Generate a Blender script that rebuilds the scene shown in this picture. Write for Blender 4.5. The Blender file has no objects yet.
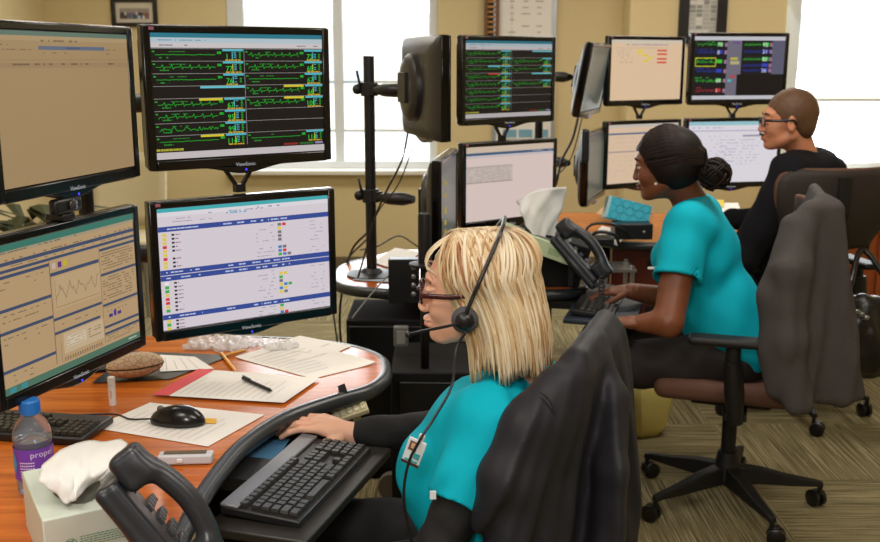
import bpy, math, random
import numpy as np
from mathutils import Vector, Matrix
random.seed(7)
SC = bpy.context.scene
COL = SC.collection
PI = math.pi
# ---------------------------------------------------------------- camera geometry
F = 1000.0; PH = math.atan(.211); CAMZ = 1.58
def _ray(px, py):
    v = (271-py)/F; dx = (px-440)/F
    c, s = math.cos(PH), math.sin(PH)
    return dx, c+s*v, -s+c*v
def P(px, py, Y):
    a, b, c = _ray(px, py); t = Y/b
    return Vector((a*t, Y, CAMZ+c*t))
def PZ(px, py, z):
    a, b, c = _ray(px, py); t = (z-CAMZ)/c
    return Vector((a*t, b*t, z))
def V(*a): return Vector(a)
def R(d): return math.radians(d)
# ---------------------------------------------------------------- materials
def lin(c):
    out = []
    for x in c[:3]:
        x = x/255.
        out.append(x/12.92 if x <= .04045 else ((x+.055)/1.055)**2.4)
    return (*out, 1.0)
MATS = {}
def mat(name, c, rough=.5, metal=0, noise=0, nscale=40, bump=0, bscale=200, emit=0, spec=.5, trans=0, alpha=1, coat=0, sheen=0, stretch=None, sss=0):
    if name in MATS: return MATS[name]
    m = bpy.data.materials.new(name); m.use_nodes = True
    nt = m.node_tree; b = nt.nodes['Principled BSDF']
    col = lin(c)
    b.inputs['Base Color'].default_value = col
    b.inputs['Roughness'].default_value = rough
    b.inputs['Metallic'].default_value = metal
    b.inputs['Specular IOR Level'].default_value = spec
    if trans: b.inputs['Transmission Weight'].default_value = trans
    if alpha < 1: b.inputs['Alpha'].default_value = alpha
    if coat: b.inputs['Coat Weight'].default_value = coat; b.inputs['Coat Roughness'].default_value = .15
    if sheen: b.inputs['Sheen Weight'].default_value = sheen
    if sss:
        b.inputs['Subsurface Weight'].default_value = sss
        b.inputs['Subsurface Radius'].default_value = (.02, .008, .004)
        b.inputs['Subsurface Scale'].default_value = .4
    if emit:
        b.inputs['Emission Color'].default_value = col
        b.inputs['Emission Strength'].default_value = emit
    tc = None
    def coord(sc):
        nonlocal tc
        if tc is None: tc = nt.nodes.new('ShaderNodeTexCoord')
        mp = nt.nodes.new('ShaderNodeMapping'); nt.links.new(tc.outputs['Object'], mp.inputs[0])
        if stretch: mp.inputs['Scale'].default_value = stretch
        n = nt.nodes.new('ShaderNodeTexNoise'); n.inputs['Scale'].default_value = sc; n.inputs['Detail'].default_value = 4
        nt.links.new(mp.outputs[0], n.inputs['Vector'])
        return n
    if noise:
        n = coord(nscale)
        mx = nt.nodes.new('ShaderNodeMix'); mx.data_type = 'RGBA'
        mx.inputs['A'].default_value = tuple(max(0, x*(1-noise)) for x in col[:3])+(1,)
        mx.inputs['B'].default_value = tuple(min(1, x*(1+noise)) for x in col[:3])+(1,)
        nt.links.new(n.outputs['Fac'], mx.inputs['Factor'])
        nt.links.new(mx.outputs['Result'], b.inputs['Base Color'])
    if bump:
        n = coord(bscale)
        bp = nt.nodes.new('ShaderNodeBump'); bp.inputs['Strength'].default_value = bump; bp.inputs['Distance'].default_value = .002
        nt.links.new(n.outputs['Fac'], bp.inputs['Height']); nt.links.new(bp.outputs[0], b.inputs['Normal'])
    MATS[name] = m
    return m
def glow(c, k=1.0):
    return mat('display_%d_%d_%d_%d' % (*c, int(k*100)), c, rough=.35, emit=k, spec=.35) if False else _glow(c, k)
def _glow(c, k):
    nm = 'display_%d_%d_%d_%d' % (*c, int(k*100))
    if nm in MATS: return MATS[nm]
    m = bpy.data.materials.new(nm); m.use_nodes = True
    b = m.node_tree.nodes['Principled BSDF']
    b.inputs['Base Color'].default_value = (.01, .01, .01, 1); b.inputs['Roughness'].default_value = .3
    b.inputs['Specular IOR Level'].default_value = .3
    b.inputs['Emission Color'].default_value = lin(c); b.inputs['Emission Strength'].default_value = k
    MATS[nm] = m
    return m
# ---------------------------------------------------------------- mesh builder
def frame_from(d, up=None):
    d = Vector(d).normalized()
    u = Vector(up) if up is not None else (V(0, 0, 1) if abs(d.z) < .95 else V(1, 0, 0))
    x = u.cross(d).normalized(); y = d.cross(x).normalized()
    return x, y, d
def mats3(x, y, z):
    return Matrix((x, y, z)).transposed()
class MB:
    def __init__(s): s.v = []; s.f = []; s.mi = []; s.m = 0
    def add(s, vs, fs):
        o = len(s.v); s.v += [tuple(p) for p in vs]
        for f in fs: s.f.append(tuple(i+o for i in f)); s.mi.append(s.m)
    def box(s, c, sz, Rm=None):
        c = Vector(c); h = Vector(sz)*.5; vs = []
        for i in range(8):
            p = V(h.x*(1 if i & 1 else -1), h.y*(1 if i & 2 else -1), h.z*(1 if i & 4 else -1))
            if Rm is not None: p = Rm @ p
            vs.append(c+p)
        s.add(vs, [(0, 2, 3, 1), (4, 5, 7, 6), (0, 1, 5, 4), (2, 6, 7, 3), (0, 4, 6, 2), (1, 3, 7, 5)])
        return s
    def bar(s, a, b, w, t, up=(0, 0, 1)):
        a = Vector(a); b = Vector(b); x, y, d = frame_from(b-a, up)
        return s.box((a+b)/2, (w, t, (b-a).length), mats3(x, y, d))
    def tube(s, pts, r, n=10, caps=True, flat=1.0, up=None):
        pts = [Vector(p) for p in pts]; k = len(pts)
        rs = r if isinstance(r, (list, tuple)) else [r]*k
        d0 = (pts[1]-pts[0]).normalized(); x, y, _ = frame_from(d0, up)
        vs = []
        for i, p in enumerate(pts):
            d = (pts[min(i+1, k-1)]-pts[max(i-1, 0)])
            d = d.normalized() if d.length > 1e-9 else d0
            x = (x-d*x.dot(d)); x = x.normalized() if x.length > 1e-6 else frame_from(d)[0]
            y = d.cross(x)
            for j in range(n):
                a = 2*PI*j/n
                vs.append(p+x*(math.cos(a)*rs[i])+y*(math.sin(a)*rs[i]*flat))
        fs = [(i*n+j, i*n+(j+1) % n, (i+1)*n+(j+1) % n, (i+1)*n+j) for i in range(k-1) for j in range(n)]
        if caps: fs += [tuple(range(n-1, -1, -1)), tuple((k-1)*n+j for j in range(n))]
        s.add(vs, fs); return s
    def cyl(s, a, b, r, n=20, r2=None):
        return s.tube([a, b], [r, r if r2 is None else r2], n)
    def lathe(s, prof, c=(0, 0, 0), n=24, axis=(0, 0, 1)):
        x, y, d = frame_from(axis) if tuple(axis) != (0, 0, 1) else (V(1, 0, 0), V(0, 1, 0), V(0, 0, 1))
        c = Vector(c); vs = []
        for (r, z) in prof:
            for j in range(n):
                a = 2*PI*j/n; vs.append(c+x*(r*math.cos(a))+y*(r*math.sin(a))+d*z)
        k = len(prof)
        fs = [(i*n+j, i*n+(j+1) % n, (i+1)*n+(j+1) % n, (i+1)*n+j) for i in range(k-1) for j in range(n)]
        fs += [tuple(range(n-1, -1, -1)), tuple((k-1)*n+j for j in range(n))]
        s.add(vs, fs); return s
    def prism(s, pts, z0, z1, M=None):
        n = len(pts); vs = [V(p[0], p[1], z0) for p in pts]+[V(p[0], p[1], z1) for p in pts]
        if M is not None: vs = [M @ p for p in vs]
        s.add(vs, [tuple(range(n-1, -1, -1)), tuple(range(n, 2*n))]+[(i, (i+1) % n, n+(i+1) % n, n+i) for i in range(n)])
        return s
    def ell(s, c, r, Rm=None, nu=20, nv=12):
        c = Vector(c); vs = []; fs = []
        for i in range(1, nv):
            t = PI*i/nv
            for j in range(nu):
                a = 2*PI*j/nu
                p = V(r[0]*math.sin(t)*math.cos(a), r[1]*math.sin(t)*math.sin(a), r[2]*math.cos(t))
                vs.append(c+(Rm @ p if Rm is not None else p))
        top = len(vs)
        for sg in (1, -1):
            p = V(0, 0, sg*r[2]); vs.append(c+(Rm @ p if Rm is not None else p))
        for i in range(nv-2):
            for j in range(nu): fs.append((i*nu+j, (i+1)*nu+j, (i+1)*nu+(j+1) % nu, i*nu+(j+1) % nu))
        for j in range(nu):
            fs.append((top, j, (j+1) % nu)); fs.append((top+1, (nv-2)*nu+(j+1) % nu, (nv-2)*nu+j))
        s.add(vs, fs); return s
    def loft(s, rings, caps=True):
        n = len(rings[0]); vs = [p for r in rings for p in r]; k = len(rings)
        fs = [(i*n+j, i*n+(j+1) % n, (i+1)*n+(j+1) % n, (i+1)*n+j) for i in range(k-1) for j in range(n)]
        if caps: fs += [tuple(range(n-1, -1, -1)), tuple((k-1)*n+j for j in range(n))]
        s.add(vs, fs); return s
    def grid(s, fn, nu, nv):
        vs = [fn(i/nu, j/nv) for j in range(nv+1) for i in range(nu+1)]
        s.add(vs, [(j*(nu+1)+i, j*(nu+1)+i+1, (j+1)*(nu+1)+i+1, (j+1)*(nu+1)+i) for j in range(nv) for i in range(nu)])
        return s
    def quad(s, a, b, c, d): s.add([a, b, c, d], [(0, 1, 2, 3)]); return s
    def text(s, st, o, rt, up, size, ext=0):
        vs, fs = text_mesh(st); o = Vector(o); rt = Vector(rt); up = Vector(up)
        s.add([o+rt*(p[0]*size)+up*(p[1]*size) for p in vs], fs); return s
    def build(s, name, m, parent=None, smooth=False, bevel=0, world=False, solid=0, seg=2, autos=None, kind=None, label=None):
        me = bpy.data.meshes.new(name)
        vs = s.v
        if world and parent is not None:
            inv = wm(parent).inverted(); vs = [tuple(inv @ Vector(p)) for p in vs]
        me.from_pydata([tuple(p) for p in vs], [], s.f)
        ms = m if isinstance(m, (list, tuple)) else [m]
        for q in ms: me.materials.append(q)
        me.polygons.foreach_set('material_index', s.mi)
        if smooth:
            me.polygons.foreach_set('use_smooth', [True]*len(me.polygons))
            if autos is not None: me.set_sharp_from_angle(angle=R(autos))
        me.update(); me.validate()
        o = bpy.data.objects.new(name, me); COL.objects.link(o)
        if parent is not None: o.parent = parent
        if solid:
            q = o.modifiers.new('solid', 'SOLIDIFY'); q.thickness = solid; q.offset = 0
        if bevel:
            q = o.modifiers.new('bevel', 'BEVEL'); q.width = bevel; q.segments = seg; q.limit_method = 'ANGLE'; q.angle_limit = R(40)
            q.harden_normals = False
            me.polygons.foreach_set('use_smooth', [True]*len(me.polygons)); me.set_sharp_from_angle(angle=R(60))
        if kind: o['kind'] = kind
        if label: o['label'] = label
        return o
WM = {}
def wm(o):
    M = Matrix.LocRotScale(o.location, o.rotation_euler, None)
    return wm(o.parent) @ M if o.parent else M
_tc = {}
def text_mesh(st):
    if st in _tc: return _tc[st]
    cu = bpy.data.curves.new('lettering', 'FONT'); cu.body = st; cu.size = 1; cu.resolution_u = 2
    o = bpy.data.objects.new('lettering', cu); COL.objects.link(o)
    dg = bpy.context.evaluated_depsgraph_get(); dg.update()
    me = o.evaluated_get(dg).to_mesh()
    vs = [(v.co.x, v.co.y) for v in me.vertices]; fs = [tuple(p.vertices) for p in me.polygons]
    o.evaluated_get(dg).to_mesh_clear()
    bpy.data.objects.remove(o); bpy.data.curves.remove(cu)
    _tc[st] = (vs, fs); return _tc[st]
def thing(name, label, cat, loc=(0, 0, 0), rz=0, group=None, rot=None):
    o = bpy.data.objects.new(name, None); COL.objects.link(o)
    o.location = Vector(loc); o.rotation_euler = rot if rot is not None else (0, 0, rz)
    o.empty_display_size = .05
    return tag(o, label, cat, group)
def tag(o, label, cat, group=None):
    o['label'] = label; o['category'] = cat
    if group: o['group'] = group
    return o
def struct(o): o['kind'] = 'structure'; return o
def box_obj(name, lo, hi, m, parent=None, bevel=0):
    lo = Vector(lo); hi = Vector(hi)
    return MB().box((lo+hi)/2, hi-lo).build(name, m, parent, bevel=bevel)
def catmull(pts, k=8):
    pts = [Vector(p) for p in pts]; out = []
    q = [pts[0]*2-pts[1]]+pts+[pts[-1]*2-pts[-2]]
    for i in range(1, len(q)-2):
        for j in range(k):
            t = j/k; a, b, c, d = q[i-1], q[i], q[i+1], q[i+2]
            out.append(.5*((2*b)+(c-a)*t+(2*a-5*b+4*c-d)*t*t+(3*b-a-3*c+d)*t*t*t))
    out.append(pts[-1]); return out
# ---------------------------------------------------------------- implicit surfaces
class SDF:
    def __init__(s, lo, hi, h):
        s.h = h; s.lo = np.array(lo, float); s.n = (np.ceil((np.array(hi)-s.lo)/h)).astype(int)+1
        s.ax = [(s.lo[i]+h*np.arange(s.n[i])).astype(np.float32) for i in range(3)]
        s.D = np.full(tuple(s.n), 1.0, np.float32)
    def like(s):
        o = object.__new__(SDF); o.h = s.h; o.lo = s.lo; o.n = s.n; o.ax = s.ax; o.D = np.full(tuple(s.n), 1.0, np.float32); return o
    def _s(s, lo, hi, m):
        a = np.clip(np.floor((np.array(lo)-m-s.lo)/s.h).astype(int), 0, s.n); b = np.clip(np.ceil((np.array(hi)+m-s.lo)/s.h).astype(int)+1, 0, s.n)
        sl = tuple(slice(a[i], b[i]) for i in range(3))
        X = s.ax[0][sl[0]][:, None, None]; Y = s.ax[1][sl[1]][None, :, None]; Z = s.ax[2][sl[2]][None, None, :]
        return sl, X, Y, Z
    def _mix(s, sl, d, k, sub=False):
        A = s.D[sl]
        if A.size == 0: return
        if sub:
            d = -d
            h = np.clip(.5-.5*(A-d)/k, 0, 1) if k > 0 else None
            s.D[sl] = np.maximum(A, d) if k <= 0 else A*(1-h)+d*h+k*h*(1-h)
        else:
            if k <= 0: s.D[sl] = np.minimum(A, d)
            else:
                h = np.clip(.5+.5*(A-d)/k, 0, 1); s.D[sl] = A*(1-h)+d*h-k*h*(1-h)
    def cap(s, a, b, ra, rb, k=.02, sub=False):
        a = np.array(a, float); b = np.array(b, float); rm = max(ra, rb)
        sl, X, Y, Z = s._s(np.minimum(a, b)-rm, np.maximum(a, b)+rm, k+4*s.h)
        ba = b-a; L = float(ba@ba)+1e-12
        px, py, pz = X-a[0], Y-a[1], Z-a[2]
        t = np.clip((px*ba[0]+py*ba[1]+pz*ba[2])/L, 0, 1)
        d = np.sqrt((px-t*ba[0])**2+(py-t*ba[1])**2+(pz-t*ba[2])**2)-(ra+(rb-ra)*t)
        s._mix(sl, d.astype(np.float32), k, sub)
    def ell(s, c, r, Rm=None, k=.02, sub=False):
        c = np.array(c, float); r = np.array(r, float); rm = r.max()
        sl, X, Y, Z = s._s(c-rm, c+rm, k+4*s.h)
        px, py, pz = X-c[0], Y-c[1], Z-c[2]
        if Rm is not None:
            M = np.array(Rm)   # columns = axes
            q = [px*M[0, i]+py*M[1, i]+pz*M[2, i] for i in range(3)]
        else: q = [px, py, pz]
        k0 = np.sqrt((q[0]/r[0])**2+(q[1]/r[1])**2+(q[2]/r[2])**2)
        k1 = np.sqrt((q[0]/r[0]**2)**2+(q[1]/r[1]**2)**2+(q[2]/r[2]**2)**2)+1e-9
        s._mix(sl, (k0*(k0-1)/k1).astype(np.float32), k, sub)
    def rbox(s, c, r, Rm=None, rad=.01, k=.02, sub=False):
        c = np.array(c, float); r = np.array(r, float); rm = np.linalg.norm(r)
        sl, X, Y, Z = s._s(c-rm, c+rm, k+4*s.h)
        px, py, pz = X-c[0], Y-c[1], Z-c[2]
        if Rm is not None:
            M = np.array(Rm); q = [px*M[0, i]+py*M[1, i]+pz*M[2, i] for i in range(3)]
        else: q = [px+0*py+0*pz, py+0*px+0*pz, pz+0*px+0*py]
        q = [np.abs(q[i])-(r[i]-rad) for i in range(3)]
        d = np.sqrt(np.maximum(q[0], 0)**2+np.maximum(q[1], 0)**2+np.maximum(q[2], 0)**2)+np.minimum(np.maximum(np.maximum(q[0], q[1]), q[2]), 0)-rad
        s._mix(sl, d.astype(np.float32), k, sub)
    def cut(s, p, n):
        n = Vector(n).normalized(); p = Vector(p); c = n.dot(p)
        s.D = np.maximum(s.D, (s.ax[0][:, None, None]*n.x+s.ax[1][None, :, None]*n.y+s.ax[2][None, None, :]*n.z-c).astype(np.float32))
    def union(s, o, k=0):
        s._mix((slice(None),)*3, o.D, k)
    def minus(s, o): s.D = np.maximum(s.D, -o.D)
    def disp(s, fn):
        s.D = s.D+fn(s.ax[0][:, None, None], s.ax[1][None, :, None], s.ax[2][None, None, :]).astype(np.float32)
    def mesh(s):
        D = s.D; I = D < 0; h = s.h
        c = [I[dx:D.shape[0]-1+dx, dy:D.shape[1]-1+dy, dz:D.shape[2]-1+dz] for dx in (0, 1) for dy in (0, 1) for dz in (0, 1)]
        al = c[0].copy(); an = c[0].copy()
        for q in c[1:]: al &= q; an |= q
        act = an & ~al
        idx = np.argwhere(act)
        if len(idx) == 0: return [], []
        num = np.full(act.shape, -1, np.int64); num[tuple(idx.T)] = np.arange(len(idx))
        acc = np.zeros((len(idx), 3)); cnt = np.zeros(len(idx))
        cor = [(x, y, z) for x in (0, 1) for y in (0, 1) for z in (0, 1)]
        for a in cor:
            for b in cor:
                if sum(b)-sum(a) == 1 and all(b[i] >= a[i] for i in range(3)):
                    da = D[idx[:, 0]+a[0], idx[:, 1]+a[1], idx[:, 2]+a[2]].astype(float); db = D[idx[:, 0]+b[0], idx[:, 1]+b[1], idx[:, 2]+b[2]].astype(float)
                    m = (da < 0) != (db < 0)
                    t = np.where(m, da/np.where(m, da-db, 1), 0)
                    p = np.array(a)[None, :]+t[:, None]*(np.array(b)-np.array(a))[None, :]
                    acc[m] += p[m]; cnt[m] += 1
        vs = (idx+acc/cnt[:, None])*h+s.lo
        fs = []
        for ax in range(3):
            o1, o2 = (ax+1) % 3, (ax+2) % 3
            sa = [slice(None)]*3; sb = [slice(None)]*3
            sa[ax] = slice(0, D.shape[ax]-1); sb[ax] = slice(1, D.shape[ax])
            A = I[tuple(sa)]; B = I[tuple(sb)]; e = np.argwhere(A != B)
            e = e[(e[:, o1] > 0) & (e[:, o2] > 0) & (e[:, o1] < D.shape[o1]-1) & (e[:, o2] < D.shape[o2]-1)]
            ins = A[tuple(e.T)]
            def g(d1, d2):
                q = e.copy(); q[:, o1] += d1; q[:, o2] += d2
                return num[tuple(q.T)]
            quad = np.stack([g(-1, -1), g(0, -1), g(0, 0), g(-1, 0)], 1)
            quad[~ins] = quad[~ins][:, ::-1]
            fs.append(quad)
        fs = np.concatenate(fs)
        # taubin-ish light smoothing
        for lam in (.5, -.45, .5):
            sm = np.zeros_like(vs); ct = np.zeros(len(vs))
            for i in range(4):
                j = (i+1) % 4
                np.add.at(sm, fs[:, i], vs[fs[:, j]]); np.add.at(ct, fs[:, i], 1)
                np.add.at(sm, fs[:, j], vs[fs[:, i]]); np.add.at(ct, fs[:, j], 1)
            vs = vs+lam*(sm/np.maximum(ct, 1)[:, None]-vs)
        return vs.tolist(), fs.tolist()
    def to(s, mb):
        v, f = s.mesh(); mb.add(v, f); return mb
def fold(amp, *dirs):
    def fn(X, Y, Z):
        r = 0
        for (dx, dy, dz, ph) in dirs:
            r = r+np.sin(X*dx+Y*dy+Z*dz+ph+1.3*np.sin(X*dy*.4+Z*9+ph*2))
        return amp*r/len(dirs)
    return fn
# ================================================================ the room
def carpet_mat():
    m = bpy.data.materials.new('carpet_tiles'); m.use_nodes = True; nt = m.node_tree; L = nt.links; N = nt.nodes
    b = N['Principled BSDF']; b.inputs['Roughness'].default_value = .95; b.inputs['Specular IOR Level'].default_value = .1
    tc = N.new('ShaderNodeTexCoord')
    ch = N.new('ShaderNodeTexChecker'); ch.inputs['Scale'].default_value = 1/.6
    L.new(tc.outputs['Object'], ch.inputs['Vector'])
    def stripes(sx, sy):
        mp = N.new('ShaderNodeMapping'); mp.inputs['Scale'].default_value = (sx, sy, 1); L.new(tc.outputs['Object'], mp.inputs[0])
        n = N.new('ShaderNodeTexNoise'); n.inputs['Scale'].default_value = 1; n.inputs['Detail'].default_value = 3; n.inputs['Roughness'].default_value = .7
        L.new(mp.outputs[0], n.inputs['Vector']); return n
    a = stripes(150, 2.2); c = stripes(2.2, 150)
    mx = N.new('ShaderNodeMix'); mx.data_type = 'FLOAT'
    L.new(ch.outputs['Fac'], mx.inputs['Factor']); L.new(a.outputs['Fac'], mx.inputs['A']); L.new(c.outputs['Fac'], mx.inputs['B'])
    fn = N.new('ShaderNodeTexNoise'); fn.inputs['Scale'].default_value = 260; L.new(tc.outputs['Object'], fn.inputs['Vector'])
    ad = N.new('ShaderNodeMath'); ad.operation = 'MULTIPLY_ADD'; ad.inputs[1].default_value = .25
    L.new(fn.outputs['Fac'], ad.inputs[0]); L.new(mx.outputs['Result'], ad.inputs[2])
    rp = N.new('ShaderNodeValToRGB'); e = rp.color_ramp.elements
    e[0].position = .45; e[0].color = lin((78, 72, 52)); e[1].position = .78; e[1].color = lin((172, 160, 124))
    x = e.new(.6); x.color = lin((118, 108, 78))
    L.new(ad.outputs[0], rp.inputs[0]); L.new(rp.outputs[0], b.inputs['Base Color'])
    bp = N.new('ShaderNodeBump'); bp.inputs['Strength'].default_value = .5; bp.inputs['Distance'].default_value = .004
    L.new(ad.outputs[0], bp.inputs['Height']); L.new(bp.outputs[0], b.inputs['Normal'])
    return m
M_wall = mat('beige_paint', (214, 196, 150), .85, bump=.15, bscale=120, noise=.03, nscale=2)
M_base = mat('vinyl_baseboard', (112, 98, 76), .6)
M_ceil = mat('ceiling_tile', (226, 222, 210), .9, noise=.05, nscale=60)
M_frame = mat('white_window_frame', (222, 228, 232), .4)
M_sill = mat('white_sill', (226, 222, 210), .4)
XL, XR, YB, YR, YF, ZC = -2.89, 3.6, 7.5, 7.2, -2.2, 2.7
XJ = 1.329
struct(box_obj('floor', (XL-.1, YF-.1, -.1), (XR+.1, YB+.2, 0), carpet_mat()))
struct(box_obj('ceiling', (XL-.1, YF-.1, ZC), (XR+.1, YB+.2, ZC+.1), M_ceil))
struct(box_obj('wall_left', (XL-.1, YF, 0), (XL, YB, ZC), M_wall))
struct(box_obj('wall_right', (XR, YF, 0), (XR+.1, YR, ZC), M_wall))
struct(box_obj('wall_front', (XL, YF-.1, 0), (XR, YF, ZC), M_wall))
def wall_with_hole(name, x0, x1, y0, y1, hx0, hx1, hz0, hz1):
    mb = MB()
    for lo, hi in (((x0, y0, 0), (hx0, y1, ZC)), ((hx1, y0, 0), (x1, y1, ZC)), ((hx0, y0, 0), (hx1, y1, hz0)), ((hx0, y0, hz1), (hx1, y1, ZC))):
        lo = Vector(lo); hi = Vector(hi)
        if (hi-lo).x > .001: mb.box((lo+hi)/2, hi-lo)
    return struct(mb.build(name, M_wall))
W1 = (-1.56, -.02, .775, 2.42); W2 = (2.42, 3.5, .79, 2.42)
wall_with_hole('wall_back', XL, XJ, YB, YB+.15, *W1)
wall_with_hole('wall_back_right', XJ, XR, YR, YR+.45, *W2)
def window(n, w, y, mull, rails):
    x0, x1, z0, z1 = w; t = .05
    mb = MB()
    mb.box(((x0+.06), y+.08, (z0+z1)/2), (.12, .07, z1-z0)); mb.box((x1-.03, y+.08, (z0+z1)/2), (.06, .07, z1-z0))
    mb.box(((x0+x1)/2, y+.08, z0+.03), (x1-x0, .07, .06)); mb.box(((x0+x1)/2, y+.08, z1-.03), (x1-x0, .07, .06))
    fr = struct(mb.build('window_%d' % n, M_frame, bevel=.004))
    for mx in mull: MB().box((mx, y+.08, (z0+z1)/2), (.07, .06, z1-z0-.1)).build('mullion', M_frame, fr, bevel=.003)
    for rz_ in rails: MB().box(((x0+x1)/2, y+.09, rz_), (x1-x0-.1, .02, .02)).build('glazing_bar', M_frame, fr)
    g = mat('window_glass', (255, 255, 255), .0, trans=1, spec=.3)
    g.node_tree.nodes['Principled BSDF'].inputs['IOR'].default_value = 1.05
    MB().box(((x0+x1)/2, y+.1, (z0+z1)/2), (x1-x0-.1, .006, z1-z0-.1)).build('window_pane', g, fr)
    MB().box(((x0+x1)/2, y-.02, z0-.015), (x1-x0+.08, .14, .035)).build('window_sill', M_sill, fr, bevel=.006)
window(1, W1, YB, [P(339, 80, YB+.08).x], [1.42, 1.06])
window(2, W2, YR, [], [1.3])
struct(box_obj('baseboard_back', (XL, YB-.015, 0), (XJ, YB, .11), M_base))
struct(box_obj('baseboard_left', (XL, YF, 0), (XL+.015, YB-.015, .11), M_base))
struct(box_obj('baseboard_right', (XJ, YR-.015, 0), (XR, YR, .11), M_base))
# outside: pale ground and a pale low building
gr = MB().box((0, 40, -.6), (120, 60, .1)).build('ground', mat('pale_paving', (236, 238, 240), .9, noise=.05, nscale=.5)); struct(gr)
bl = thing('building', 'pale washed-out building seen outside beyond the bright windows', 'building', (4, 34, -.55))
MB().box((0, 0, 1.6), (46, 6, 3.2)).build('wall', mat('pale_render', (232, 226, 210), .9), bl)
MB().box((0, 0, 3.3), (47, 7, .3)).build('roof', mat('pale_roof', (205, 210, 216), .8), bl)
for i in range(8):
    MB().box((-17+i*5, -3.02, 1.9), (1.6, .08, 1.1)).build('window', mat('pale_pane', (190, 205, 216), .3), bl)
# ---- things on the back wall
def pic(name, label, cat, x0, x1, z0, z1, y, fw, fm, art_fn, art_m, mat_m=None):
    t = thing(name, label, cat, ((x0+x1)/2, y, (z0+z1)/2)); w = x1-x0; h = z1-z0
    mb = MB()
    for sx in (-1, 1): mb.box((sx*(w-fw)/2, -.015, 0), (fw, .03, h))
    for sz in (-1, 1): mb.box((0, -.015, sz*(h-fw)/2), (w-2*fw, .03, fw))
    mb.build('frame', fm, t, bevel=.003)
    a = MB(); a.box((0, -.008, 0), (w-2*fw, .006, h-2*fw)); art_fn(a, w-2*fw, h-2*fw); a.build('print', art_m, t)
    return t
a, b = P(113, 27, YB), P(157, -2, YB)
def group_art(mb, w, h):
    rnd = random.Random(3)
    mb.m = 1; mb.box((0, -.012, -h*.02), (w*.78, .003, h*.45))
    for i in range(26):
        mb.m = rnd.choice([2, 3, 4, 5]); x = -w*.36+w*.72*(i % 13)/12; z = h*(.08 if i < 13 else -.08)
        mb.box((x, -.0145, z-.02), (w*.045, .003, h*.2)); mb.m = 6; mb.ell((x, -.015, z+h*.1), (w*.016, .002, h*.04), nu=8, nv=6)
pic('picture_frame', 'small black framed group photo on the beige wall above the left monitors', 'picture', a.x, b.x, a.z, b.z, YB, .03,
    mat('black_frame', (24, 22, 22), .4), group_art, [mat('cream_mount', (214, 206, 190), .8), mat('photo_grey', (150, 150, 152), .6), mat('photo_blue', (96, 120, 160), .6), mat('photo_dark', (60, 56, 66), .6), mat('photo_white', (210, 214, 220), .6), mat('photo_red', (150, 96, 90), .6), mat('photo_skin', (190, 150, 120), .6)])
a, b = P(677, 44, YR), P(728, -14, YR)
def stone_art(mb, w, h):
    rnd = random.Random(5)
    mb.m = 0
    for i in range(9):
        for j in range(4):
            mb.m = rnd.choice([1, 2, 3]); ww = w/4
            mb.box((-w*.5+ww*(j+.5)+(ww*.2 if i % 2 else -.0)*0, -.0115, -h/2+h*(i+.5)/9), (ww*rnd.uniform(.75, .98), .002, h/9*rnd.uniform(.7, .95)))
t = pic('picture_frame', 'black framed grey stone wall picture high on the wall above the right monitors', 'picture', a.x, b.x, a.z, b.z, YR, .07,
    mat('black_frame', (24, 22, 22), .4), stone_art, [mat('print_pale', (196, 196, 190), .5), mat('print_stone', (176, 176, 170), .5), mat('print_stone_dark', (140, 142, 138), .5), mat('print_stone_light', (214, 212, 206), .5)])
# whiteboard with papers
a, b = P(494, 142, YB-.03), P(556, -30, YB-.03)
wb = thing('whiteboard', 'white board with pale aluminium rim on the wall behind the middle monitors', 'whiteboard', ((a.x+b.x)/2, YB-.004, (a.z+b.z)/2))
w, h = b.x-a.x, b.z-a.z
MB().box((0, -.012, 0), (w, .018, h)).build('panel', mat('board_white', (224, 226, 226), .35), wb)
mb = MB()
for sx in (-1, 1): mb.box((sx*w/2, -.015, 0), (.025, .03, h+.02))
for sz in (-1, 1): mb.box((0, -.015, sz*h/2), (w, .03, .025))
mb.build('rim', mat('aluminium', (186, 196, 204), .35, metal=.6), wb, bevel=.003)
M_paper = mat('paper', (236, 232, 226), .8)
M_print = mat('print_grey', (176, 172, 170), .8)
a, b = P(500, 42, YB-.04), P(552, -20, YB-.04)
pp = thing('poster', 'large white flow chart sheet pinned to the white board', 'poster', ((a.x+b.x)/2, YB-.027, (a.z+b.z)/2)); w, h = b.x-a.x, b.z-a.z
mb = MB().box((0, -.002, 0), (w, .004, h)); mb.m = 1
rnd = random.Random(1)
for i in range(9):
    for j in (-1, 0, 1):
        if rnd.random() < .75:
            mb.box((j*w*.27, -.0055, -h*.44+h*.1*i), (w*rnd.uniform(.06, .18), .002, h*.018))
    mb.box((-w*.27, -.0055, -h*.4+h*.1*i), (w*.01, .002, h*.05))
mb.build('sheet', [M_paper, M_print], pp)
a, b = P(499, 139, YB-.04), P(552, 128, YB-.04)
pp = thing('calendar', 'white sheet with pale blue table low on the board behind the middle monitors', 'calendar', ((a.x+b.x)/2, YB-.027, (a.z+b.z)/2)); w, h = b.x-a.x, b.z-a.z
mb = MB().box((0, -.002, .02), (w, .004, h+.04)); mb.m = 1
for j in range(3): mb.box((-w*.3+j*w*.3, -.0055, 0), (w*.26, .002, h*.7))
mb.build('sheet', [M_paper, mat('pale_blue', (120, 170, 196), .6)], pp)
a, b = P(484, 36, YB), P(499, -12, YB)
t = thing('wall_organizer', 'narrow wooden slatted organizer on the wall left of the white board', 'organizer', ((a.x+b.x)/2, YB, (a.z+b.z)/2)); w, h = b.x-a.x, b.z-a.z
mb = MB()
for sx in (-1, 1): mb.box((sx*(w/2-.012), -.03, 0), (.024, .06, h))
mb.box((0, -.005, 0), (w, .01, h)); mb.build('frame', mat('brown_wood', (112, 74, 34), .5, noise=.2), t)
mb = MB()
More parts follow.
